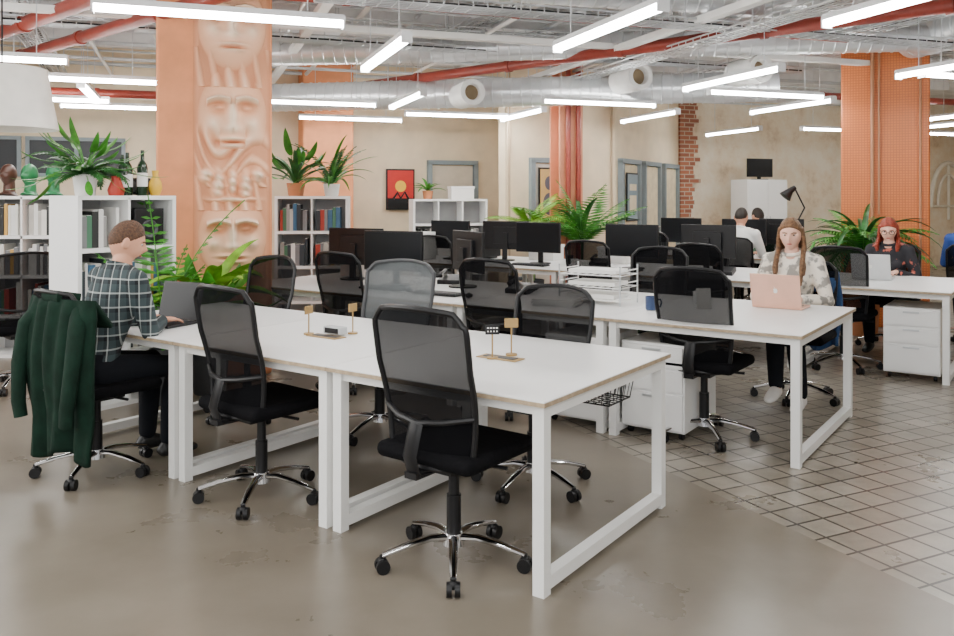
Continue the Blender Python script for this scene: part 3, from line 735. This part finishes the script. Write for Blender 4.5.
plant('tall leafy plant with broad yellow-green leaves beside the column',(-2.05,6.38),.15,.40,DGREY,[(dict(n=26,ln=.72,wd=.13,seed=1,kind='blade',el=(15,75),droop=.60,stem=.28),LEAF3),(dict(n=12,ln=.7,wd=.15,seed=2,kind='broad',el=(35,80),droop=.5,stem=.15),LEAF)])
plant('tall slender palm beside the bookshelf',(-2.28,6.05),.1,.4,DGREY,[(dict(n=7,ln=1.3,wd=.17,seed=5,kind='frond',el=(76,88),droop=.30),LEAF)])
plant('bushy trailing plant in a white pot on the bookshelf',top(s1,.16,.19),.085,.15,PW,[(dict(n=34,ln=.55,wd=.06,seed=3,kind='broad',el=(10,85),droop=.7),LEAF),(dict(n=16,ln=.45,wd=.09,seed=13,kind='frond',el=(20,80),droop=.8),LEAF2)],z=h1)
plant('leafy plant in a terracotta pot on the bookshelf',top(s3,.2,.19),.1,.14,TERRA,[(dict(n=18,ln=.6,wd=.05,seed=7,kind='blade',el=(35,85),droop=.5),LEAF2),(dict(n=14,ln=.7,wd=.10,seed=8,kind='broad',el=(30,85),droop=.5),LEAF)],z=h3)
plant('spiky green plant in a white pot on the bookshelf',top(s3,.58,.19),.09,.13,PW,[(dict(n=20,ln=.6,wd=.04,seed=9,kind='blade',el=(30,85),droop=.6),LEAF),(dict(n=10,ln=.65,wd=.09,seed=19,kind='frond',el=(30,88),droop=.5),LEAF2)],z=h3)
plant('large palm in a dark pot beside the slim column',(1.36,10.8),.2,.45,DGREY,[(dict(n=14,ln=1.0,wd=.28,seed=10,kind='frond',el=(45,88),droop=.45,stem=.50),LEAF),(dict(n=12,ln=.85,wd=.08,seed=11,kind='blade',el=(30,85),droop=.55,stem=.50),LEAF2)])
plant('tall green palm in a dark pot behind the desks',(.75,11.1),.15,.4,DGREY,[(dict(n=12,ln=.65,wd=.2,seed=21,kind='frond',el=(30,88),droop=.5,stem=.75),LEAF3)])
plant('large arching leafy plant in front of the orange column',(4.2,9.05),.18,.5,TERRA,[(dict(n=38,ln=.92,wd=.06,seed=12,kind='blade',el=(15,85),droop=.75,stem=.45),LEAF2),(dict(n=28,ln=.80,wd=.16,seed=14,kind='frond',el=(15,85),droop=.8,stem=.45),LEAF)])
plant('small plant in a terracotta pot on the storage unit',top(s4,.25,.19),.08,.12,TERRA,[(dict(n=12,ln=.3,wd=.05,seed=16,kind='blade',el=(30,85),droop=.5),LEAF)],z=h4)
p=rc(C3,.9,1.35); plant('small green plant in a terracotta pot on the desk',(p.x,p.y),.06,.1,TERRA,[(dict(n=16,ln=.28,wd=.04,seed=26,kind='broad',el=(30,85),droop=.5),LEAF)],z=.742)
# ------------------------------------------------------------------ shelf top objects
def bottle(p,z,m,lab,h=.3):
    e=thing('bottle',lab,'bottle',(p[0],p[1],z)); part('bottle_body',G().lathe([(0,0),(.036,0),(.038,.01),(.038,h*.6),(.03,h*.7),(.014,h*.78),(.013,h),(0,h)],n=18),m,e)
    part('bottle_label',G().lathe([(.0385,h*.2),(.0385,h*.5)],n=18),PAPER,e)
BG=mat('bottle_green',(.01,.03,.012),.12)
for i,x in enumerate((.40,.48,.565)): bottle(top(s1,x,.12+.06*(i%2)),h1,BG,'dark green wine bottle on the bookshelf',.30+.02*i)
g=G().lathe([(0,0),(.03,0),(.05,.05),(.045,.1),(.02,.15),(.025,.19),(0,.19)],n=18); solo('vase',g,mat('yellow_glaze',(.75,.45,.03),.4),'small yellow vase on the bookshelf','vase',(*top(s1,.66,.1),h1))
solo('vase',G().lathe([(0,0),(.05,0),(.06,.04),(.03,.12),(.035,.14),(0,.14)],n=18),mat('red_glaze',(.5,.04,.02),.4),'small red vase on the bookshelf','vase',(*top(s1,.33,.08),h1))
e=thing('radio','black box radio on the bookshelf','radio',(*top(s1,.58,.28),h1),rzs); part('radio_body',G().box((0,0,.07),(.24,.14,.13)),BLACK,e,bevel=.01)
part('radio_speaker',G().cyl((-.05,-.07,.07),(-.05,-.076,.07),.045,n=20),DGREY,e); part('radio_handle',G().tube([(-.1,0,.13),(-.09,0,.165),(.09,0,.165),(.1,0,.13)],.006,8),BLACK,e)
e=thing('speaker','black box speaker standing in the bookshelf','speaker',(*top(s1,.56,.12),h1-.37+.003),rzs); part('speaker_cabinet',G().box((0,0,.14),(.24,.2,.27)),BLACK,e,bevel=.008); part('speaker_cone',G().lathe([(.07,0),(.06,.01),(.03,-.01),(0,-.01)],n=20),DGREY,e).rotation_euler=(math.radians(90),0,0)
e.children[1].location=(0,-.102,.12)
def headfn(scale=1.,off=None):
    def fn(d):
        x,y,z=d; px,py,pz=.076*x,.095*y,.118*z
        if z<0:
            k=(-z)**1.4; px*=1-.30*k; py*=(1-.10*k) if y>0 else (1-.35*k)
            if y>0: pz*=1+.04*y
        if y>0:
            f=min(1,y*2)
            b_=.026*math.exp(-(px/.011)**2-((pz+.016)/.022)**2)+.010*math.exp(-(px/.009)**2-((pz-.006)/.022)**2)
            for s in(-1,1):
                b_-=.009*math.exp(-((px-s*.031)/.015)**2-((pz-.012)/.012)**2); b_+=.004*math.exp(-((px-s*.03)/.02)**2-((pz-.033)/.008)**2)
                b_+=.005*math.exp(-((px-s*.04)/.02)**2-((pz+.028)/.02)**2)
            b_+=.007*math.exp(-(px/.022)**2-((pz+.052)/.009)**2)+.009*math.exp(-(px/.022)**2-((pz+.095)/.018)**2)
            py+=b_*f
        p=V((px,py,pz))*scale
        if off: p=off(d,p)
        return p
    return fn
def bust(p,z,m,lab,rz):
    g=G().sph((0,0,.20),1,28,24,fn=headfn(.9)).tube([(0,-.01,.13),(0,-.01,.04),(0,0,.0)],[.05,.055,.09],16)
    solo('bust_sculpture',g,m,lab,'bust',(p[0],p[1],z),rz,remesh=.006,sm=1)
bust(top(s2,.73,.19),h2,mat('bust_green',(.01,.16,.05),.4),'dark green head sculpture on the bookshelf',2.9)
bust(top(s2,.96,.19),h2,mat('bust_green',(.01,.16,.05),.4),'dark green head sculpture on the bookshelf',3.5)
bust(top(s2,.53,.19),h2,mat('bust_brown',(.06,.02,.01),.4),'brown head sculpture on the bookshelf',3.0)
b2=clone(bx,(*top(s4,.75,.19),h4),.25,'white archive box with lid on the storage unit')
p=rc(C3,.9,5.25)
e=thing('printer','black desktop printer standing on a desk','printer',(p.x,p.y,.742),RX+math.pi); part('printer_body',G().box((0,0,.15),(.45,.4,.26)).box((0,.0,.01),(.4,.34,.02)),BLACK,e,bevel=.015)
part('printer_tray',G().box((0,-.24,.10),(.3,.12,.01)),DGREY,e,smooth=False); part('printer_panel',G().box((.1,-.205,.22),(.15,.01,.05)),GREYP,e,smooth=False)
p=rc(C3,.35,5.75); g=G()
for k in range(6): g.box((.01*math.sin(k),.0,.03+.055*k),(.36,.27,.055))
solo('file_stack',g,PAPER,'stack of white files on a desk','files',(p.x,p.y,.742),RX,smooth=False)
e=thing('cabinet','tall white two-door cabinet against the rear wall','cabinet',(5.25,15.5,0),.39)
part('cabinet_body',G().box((0,.0,.91),(.92,.45,1.82)),WHITE,e,smooth=False)
for s in(-1,1):
    d_=part('cabinet_door',G().box((s*.228,-.236,.91),(.445,.02,1.76)),WHITE,e,smooth=False,bevel=.003); part('door_handle',G().cyl((s*.04,-.26,.95),(s*.04,-.26,1.15),.008),STEEL,d_)
e=thing('television','black flat screen on top of the white cabinet','television',(5.25,15.45,1.822),.39)
part('television_panel',G().box((0,0,.22),(.58,.04,.34)),BLACK,e,bevel=.006); part('television_screen',G().box((0,-.022,.22),(.55,.003,.31)),SCREEN,e,smooth=False); part('television_stand',G().box((0,.02,.03),(.06,.04,.1)).box((0,0,.006),(.26,.16,.012)),BLACK,e,smooth=False)
p=rc(C4,.6,2.12); e=thing('desk_lamp','black articulated desk lamp','desk lamp',(p.x,p.y,.742)); part('lamp_base',G().cyl((0,0,0),(0,0,.02),.09,n=24),BLACK,e)
part('lamp_arm',G().tube([(0,0,.02),(.02,0,.35),(.16,0,.62),(.04,0,.86)],.011,8),BLACK,e); part('lamp_shade',G().tube([(.04,0,.88),(-.02,0,.84),(-.09,0,.76)],[.03,.04,.08],18),BLACK,e)
# ------------------------------------------------------------------ people
def ik(s,h,l1,l2,pole):
    s=V(s);h=V(h); d=h-s; L_=min(d.length,(l1+l2)*.995); dn=d.normalized(); a=(l1*l1-l2*l2+L_*L_)/(2*L_); r=math.sqrt(max(0,l1*l1-a*a))
    pl=V(pole)-dn*V(pole).dot(dn); pl.normalize(); return s+dn*a+pl*r
def handg(g,w,fd,bn,side,curl=.5,sc=1.):
    fd=V(fd).normalized(); bn=V(bn); bn=(bn-fd*bn.dot(fd)).normalized(); sd=fd.cross(bn)*side
    w=V(w); pc=w+fd*.045*sc
    R=Matrix((sd,fd,bn)).transposed()
    g.sph(pc,(.040*sc,.052*sc,.015*sc),16,10,R=R)
    for k,(o,ln) in enumerate(((.029,.070),(.0098,.080),(-.0098,.074),(-.029,.058))):
        b0=w+fd*(.078-.006*abs(k-1.2))*sc+sd*o*sc; dir_=(fd+sd*o*3.2).normalized(); pts=[b0-dir_*.02]; q=b0; an=.15
        pts.append(q.copy())
        for sg in(.45,.3,.25):
            dd=dir_*math.cos(an)-bn*math.sin(an); q=q+dd*ln*sg*sc; pts.append(q.copy()); an+=curl*.8
        g.chain(pts,[.0085*sc,.0082*sc,.0078*sc,.0072*sc,.006*sc],8)
    b0=w+fd*.022*sc+sd*.026*sc; q1=b0+(sd*.7+fd*.6-bn*.25).normalized()*.036*sc; q2=q1+(sd*.25+fd*.9-bn*.3).normalized()*.03*sc; q3=q2+(fd*.95-bn*.35).normalized()*.022*sc
    g.chain([w+fd*.012*sc,b0,q1,q2,q3],[.015*sc,.0135*sc,.0105*sc,.0095*sc,.0075*sc],8)
def person(label,p,d,hands,skin,shirt,pants,shoe,hairm,hair='short',lean=.06,yaw=0,pitch=15,sc=1.,fem=False,feet=None,knees=None,slv=.86,glasses=False,hz=.0):
    e=thing('person',label,'person',(p[0],p[1],0),face_rz(d)); 
    sw=(.165 if fem else .19)*sc
    hip=V((0,0,.56)); wa=V((0,lean*.3,.70)); chst=V((0,lean*.8,.90+hz)); sh=V((0,lean,1.035+hz)); nk=V((0,lean+.02,1.10+hz)); hd=V((0,lean+.055,1.225+hz))
    R=Matrix.Rotation(math.radians(yaw),3,'Z')@Matrix.Rotation(math.radians(-pitch),3,'X')
    g=G(); cl=G(); pt=G()
    tw=.80 if fem else 1.
    def torso(gg,k,bot=.50):
        gg.tube([V((0,-.01,bot)),hip+V((0,0,.02)),wa,chst,sh-V((0,0,.03)),sh+V((0,0,.025)),nk],[(.15+k,.10+k),(.165+k,.115+k),(.135*tw+k,.10+k),((.175 if not fem else .15)+k,.118+k),(.17*(.92 if fem else 1.05)+k,.10+k),(.11+k,.07+k),(.055+k*.6,.055+k*.6)],22,u0=(1,0,0))
    torso(g,-.008); torso(cl,.008,.52)
    if fem:
        for s in(-1,1): cl.sph(chst+V((s*.07,.085,-.02)),(.06,.055,.06))
    g.tube([nk-V((0,0,.05)),nk+V((0,.01,.03)),hd+V((0,-.01,-.04))],[.062,.052 if not fem else .046,.05],16)
    g.sph(hd,1,44,36,R=R,fn=headfn(1.0))
    for s in(-1,1):
        g.sph(hd+R@V((s*.077,-.008,-.005)),(.012,.02,.032),12,8,R=R@Matrix.Rotation(s*.3,3,'Z'))
    feet=feet or [V((-.11,.40,.09)),V((.11,.40,.09))]; knees=knees or [V((-.12,.43,.53)),V((.12,.43,.53))]
    for i,s in enumerate((-1,1)):
        hpt=hip+V((s*.09,0,-.01)); k=V(knees[i]); a=V(feet[i])
        g.chain([hpt,hpt.lerp(k,.5),k,k.lerp(a,.35),a],[.085,.07,.052,.05,.034])
        pt.chain([hpt,hpt.lerp(k,.5),k,k.lerp(a,.35),a.lerp(k,.06)],[.10,.085,.066,.064,.05])
        S=sh+V((s*sw,0,-.015)); H=V(hands[i][0]); el=ik(S,H,.29*sc,.26*sc,(s*.6,-.35,-.9))
        g.chain([sh+V((s*.09,0,0)),S,S.lerp(el,.5),el,el.lerp(H,.4),H],[.06,.048,.042,.034,.034,.024])
        w1=el.lerp(H,slv)
        cl.chain([sh+V((s*.09,0,0)),S,S.lerp(el,.5),el,el.lerp(H,.4),w1],[.075,.066,.058,.05,.047,.039])
        fd=hands[i][1] if len(hands[i])>1 else (H-el); bn=hands[i][2] if len(hands[i])>2 else (0,0,1)
        handg(g,H,fd,bn,-s,.35)
        sg=G()
        sg.tube([a+V((0,-.06,-.05)),a+V((0,-.03,-.03)),a+V((0,.04,-.035)),a+V((0,.11,-.05)),a+V((0,.165,-.058)),a+V((0,.185,-.065))],[(.028,.025),(.038,.045),(.042,.045),(.045,.03),(.036,.022),(.015,.012)],14,u0=(1,0,0))
        part('shoe',sg,shoe,e,remesh=.008,sm=2)
        g.sph(a+V((0,.05,-.04)),(.034,.10,.025))
    pt.tube([V((0,0,.50)),hip,V((0,.01,.66))],[(.165,.12),(.18,.13),(.15,.115)],20,u0=(1,0,0))
    part('body',g,skin,e,remesh=.0055,sm=1)
    part('shirt',cl,shirt,e,remesh=.011,sm=5); part('trousers',pt,pants,e,remesh=.012,sm=4)
    part('shirt_collar',G().tube([nk+V((.066*math.cos(t),.062*math.sin(t),-.005-.02*math.sin(t))) for t in [i*math.pi/12 for i in range(24)]],(.014),8,closed=True),shirt,e)
    lp=G()
    for s in(-1,1):
        part('eye',G().sph(hd+R@V((s*.031,.0735,.012)),(.0125,.0108,.0065),12,8,R=R),EYEW,e); part('iris',G().sph(hd+R@V((s*.031,.0825,.011)),(.0062,.003,.0060),10,6,R=R),EYED,e)
        part('eyebrow',G().tube([hd+R@V((s*.014,.094,.027)),hd+R@V((s*.03,.092,.032)),hd+R@V((s*.048,.079,.027))],[(.003,.003)]*3,8),hairm,e)
    lp.sph(hd+R@V((0,.0965,-.0515)),(.019,.006,.0055),14,8,R=R); part('lips',lp,LIP,e)
    if glasses:
        gl=G()
        for s in(-1,1):
            gl.tube([hd+R@V((s*.034+.024*math.cos(t),.108,.012+.019*math.sin(t))) for t in [i*math.pi/8 for i in range(16)]],.0025,6,closed=True); gl.cyl(hd+R@V((s*.058,.105,.014)),hd+R@V((s*.08,.0,.012)),.002,n=6)
        gl.cyl(hd+R@V((-.01,.109,.014)),hd+R@V((.01,.109,.014)),.002,n=6); part('glasses',gl,BLACK,e)
    short=hair=='short'
    def th0(y,x):
        if y>0: return -.05+.66*y
        return -.05+.42*y
    def off(d,p_):
        t_=d.z-th0(d.y,d.x)
        m=max(0,min(1,t_/(.09 if short else .14))); m=m*m*(3-2*m)
        k=1.012+.075*max(0,min(1,t_/.7))+.010*math.sin(d.x*23+d.y*17)*math.sin(d.y*29-d.x*11) if short else 1.12
        if not short: k-=.03*math.exp(-(d.x/.12)**2)*max(0,d.z)
        return p_*(.90+(k-.90)*m)
    hg=G().sph(hd,1,64,48,R=R,fn=headfn(1.0,off))
    if not short:
        ln={'long':.26,'bob':.10}[hair]
        for s in(-1,1):
            for j,(x,y) in enumerate(((.076,.005),(.076,-.025),(.066,-.055),(.04,-.08))):
                t0=hd+R@V((s*x,y,.05)); ff=.05*(j==0)+.03*(j==1)
                hg.tube([t0,hd+R@V((s*(x+.010),y,-.03)),hd+R@V((s*(x+.012),y-.01,-.10)),hd+V((s*(x+.020),y+.02+ff,-.11-ln*.5)),hd+V((s*(x+.012),y+.02+ff,-.11-ln))] ,[(.012,.020),(.015,.022),(.018,.024),(.019,.022),(.008,.010)],10,u0=(1,0,0))
        hg.tube([hd+R@V((0,-.08,.05)),hd+V((0,-.10,-.06)),hd+V((0,-.10,-.16)),hd+V((0,-.09,-.12-ln*.7))],[(.06,.02),(.075,.025),(.08,.025),(.05,.015)],14,u0=(1,0,0))
        part('hair',hg,hairm,e,remesh=.006,sm=2)
    else: part('hair',hg,hairm,e)
    return e
def plaid():
    m=mat('plaid_shirt',(.02,.03,.04),.85); n,l,b=M(m)
    tc=n.new('ShaderNodeTexCoord'); sx=n.new('ShaderNodeSeparateXYZ'); l.new(tc.outputs['Object'],sx.inputs[0])
    def band(sock,per,lo,ph=0):
        a=n.new('ShaderNodeMath'); a.operation='MULTIPLY_ADD'; a.inputs[1].default_value=1/per; a.inputs[2].default_value=10+ph; l.new(sock,a.inputs[0])
        f=n.new('ShaderNodeMath'); f.operation='FRACT'; l.new(a.outputs[0],f.inputs[0])
        c=n.new('ShaderNodeMath'); c.operation='LESS_THAN'; c.inputs[1].default_value=lo; l.new(f.outputs[0],c.inputs[0]); return c.outputs[0]
    ad=n.new('ShaderNodeMath'); l.new(sx.outputs['X'],ad.inputs[0]); l.new(sx.outputs['Y'],ad.inputs[1])
    def comb(x,y,op='ADD'):
        q=n.new('ShaderNodeMath'); q.operation=op; l.new(x,q.inputs[0]); l.new(y,q.inputs[1]); return q.outputs[0]
    thin=comb(band(ad.outputs[0],.075,.12),band(sx.outputs['Z'],.075,.12)); wide=comb(band(ad.outputs[0],.075,.45,.3),band(sx.outputs['Z'],.075,.45,.3))
    m1=n.new('ShaderNodeMath'); m1.operation='MULTIPLY'; m1.inputs[1].default_value=.5; l.new(wide,m1.inputs[0])
    r=n.new('ShaderNodeValToRGB'); e=r.color_ramp.elements; e[0].color=(.035,.055,.06,1); e[1].color=(.003,.005,.008,1); l.new(m1.outputs[0],r.inputs[0])
    mx=n.new('ShaderNodeMix'); mx.data_type='RGBA'; m2=n.new('ShaderNodeMath'); m2.operation='MULTIPLY'; m2.use_clamp=True; m2.inputs[1].default_value=.5; l.new(thin,m2.inputs[0])
    l.new(m2.outputs[0],mx.inputs['Factor']); l.new(r.outputs[0],mx.inputs['A']); mx.inputs['B'].default_value=(.50,.55,.53,1); l.new(mx.outputs['Result'],b.inputs['Base Color']); return m
def blotch(name,c0,c1,sc_,pos=.5):
    m=mat(name,c0,.9,scale=sc_,bump=.2); n,l,b=M(m)
    for x in n:
        if x.type=='VALTORGB': e=x.color_ramp.elements; e[0].color=(*c0,1); e[1].color=(*c1,1); e[0].position=pos; e[1].position=pos+.06
    return m
DPANT=mat('dark_trousers',(.007,.008,.011),.9,spec=.2); SHOEB=mat('black_shoe',(.015,.015,.015),.5); SHOEW=mat('white_trainer',(.8,.78,.75),.5)
HB=mat('brown_hair',(.085,.038,.017),.7,var=.5,scale=90,bump=.4); HL=mat('light_brown_hair',(.17,.085,.038),.55,var=.5,scale=60,bump=.4); HR=mat('auburn_hair',(.24,.03,.012),.55,var=.4,scale=60,bump=.3); HD=mat('black_hair',(.02,.014,.01),.6,var=.3,scale=90)
person('man in a dark plaid shirt typing on a black laptop',(-2.10,4.53),(.60,.80),[((-.12,.40,.79),(.1,1,-.05)),((.05,.40,.79),(-.15,1,-.08))],SKIN,plaid(),DPANT,SHOEB,HB,'short',lean=.15,yaw=-26,pitch=20,hz=.02)
person('woman with long light brown hair in a cream patterned sweater',(2.38,6.22),(-.579,-.815),[((-.11,.33,.775),(.3,1,-.05)),((.11,.33,.775),(-.3,1,-.05))],SKIN2,blotch('cream_sweater',(.83,.76,.66),(.30,.28,.25),13,.53),DPANT,SHOEW,HL,'long',lean=.07,yaw=8,pitch=10,fem=True,feet=[V((-.13,.36,.09)),V((-.03,.62,.20))],knees=[V((-.10,.42,.55)),V((.02,.46,.60))],hz=-.0)
person('red-haired woman with glasses in a dark floral top',(4.15,8.33),(-.62,-.785),[((-.1,.30,.775),(.3,1,-.05)),((.1,.30,.775),(-.3,1,-.05))],SKIN2,blotch('floral_top',(.02,.02,.025),(.5,.12,.08),16,.6),DPANT,SHOEB,HR,'bob',lean=.08,yaw=10,pitch=20,fem=True,glasses=True,hz=-.05)
person('man in a white t-shirt with dark hair working at a desk',(3.22,10.27),tuple(A),[((-.12,.40,.79),),((.12,.40,.79),)],SKIN,mat('white_tshirt',(.8,.8,.78),.9),DPANT,SHOEB,HD,'short',lean=.08,pitch=15,slv=.15,hz=.02)
person('person in a green top with dark hair sitting at a desk',(3.98,11.62),(-.3,.95),[((-.12,.36,.79),),((.12,.36,.79),)],SKIN,mat('green_top',(.12,.22,.15),.9),DPANT,SHOEB,HD,'short',lean=.04,pitch=10,hz=.0)
person('person in a blue sweatshirt sitting near the orange column',(5.20,8.75),(.5,.86),[((-.12,.36,.79),),((.12,.36,.79),)],SKIN,mat('blue_sweatshirt',(.03,.08,.32),.9),DPANT,SHOEB,HL,'short',lean=.02,pitch=10,hz=.03)
c5=clone(chs); setc(c5,(3.98,11.60),(-.3,.95),CHL); c6=clone(chs); setc(c6,(5.20,8.73),(.5,.86),CHL)
# ------------------------------------------------------------------ jackets
def jacket(p,d,m,label,w=.27,z1=.99,z0=.12,seed=0,sl=True):
    e=thing('jacket',label,'jacket',(p[0],p[1],0),face_rz(d))
    def f(u,v):
        x=(u-.5)*2
        if v<.18:
            t=v/.18; y=-.20-.115*t; z=z1-.14*(1-t)
        else:
            t=(v-.18)/.82; y=-.315-.027*math.sin(math.pi*min(1,t*1.4))-.026*math.sin(x*9+seed)*t-.012*math.sin(x*17+3*t); z=z1-(z1-z0)*t-.06*x*x*(1-t)*1.2+.03*math.sin(x*5)*t
        ww=w*(.90+.14*math.sin(min(1,v*1.1)*math.pi)+.05*v)
        return (x*ww,y+.06*x*x,z)
    part('jacket_back',G().grid(f,36,40),m,e,solid=.022)
    if sl:
      for s in(-1,1):
        part('jacket_sleeve',G().tube([(s*.17,-.27,z1-.05),(s*.225,-.315,z1-.14),(s*.235,-.35,z1-.34),(s*.215,-.365,z1-.54),(s*.20,-.36,z1-.62)],[(.045,.035),(.052,.04),(.048,.034),(.043,.032),(.040,.03)],14,u0=(1,0,0)),m,e)
    part('jacket_collar',G().tube([(-.1,-.22,z1-.0),(-.06,-.31,z1+.02),(.06,-.31,z1+.02),(.1,-.22,z1-.0)],[(.02,.03)]*4,10),m,e)
jacket((-2.03,4.56),(.53,.85),mat('dark_green_cloth',(.005,.020,.012),.9,var=.3,scale=12,bump=.4,spec=.2),'dark green jacket draped over the back of a chair',w=.285,z1=.97,z0=.17)
jacket((2.38,6.2),(-.579,-.815),mat('denim_blue_cloth',(.02,.06,.16),.9),'blue jacket hung on a chair back',.25,.93,.35,2,False)
# ------------------------------------------------------------------ lights & world
w=bpy.data.worlds.new('world'); bpy.context.scene.world=w; w.use_nodes=True
bg=w.node_tree.nodes['Background']; bg.inputs['Color'].default_value=(.94,.97,1,1); bg.inputs['Strength'].default_value=.7
def area(name,loc,rot,sx,sy,pw,col=(1,.99,.97)):
    ld=bpy.data.lights.new(name,'AREA'); ld.shape='RECTANGLE'; ld.size=sx; ld.size_y=sy; ld.energy=pw; ld.color=col
    o=bpy.data.objects.new(name,ld); COL.objects.link(o); o.location=loc; o.rotation_euler=rot; return o
area('window_daylight',(-1,-1.8,2.2),(math.radians(80),0,0),7,2.4,180)  # added fill lamp behind the camera, no window modelled there
area('skylight_left',(-5.6,3.5,2.2),(math.radians(75),0,math.radians(-90)),5,2,200)  # added fill lamp lighting the room from the left, not a real skylight
# ------------------------------------------------------------------ camera
cam=bpy.data.cameras.new('camera'); co=bpy.data.objects.new('camera',cam); COL.objects.link(co)
co.location=(0,0,1.5); co.rotation_euler=(math.radians(90),0,0)
cam.sensor_width=36; cam.lens=832/954*36; cam.shift_y=-(318-197)/954; cam.clip_start=.05; cam.clip_end=100
bpy.context.scene.camera=co
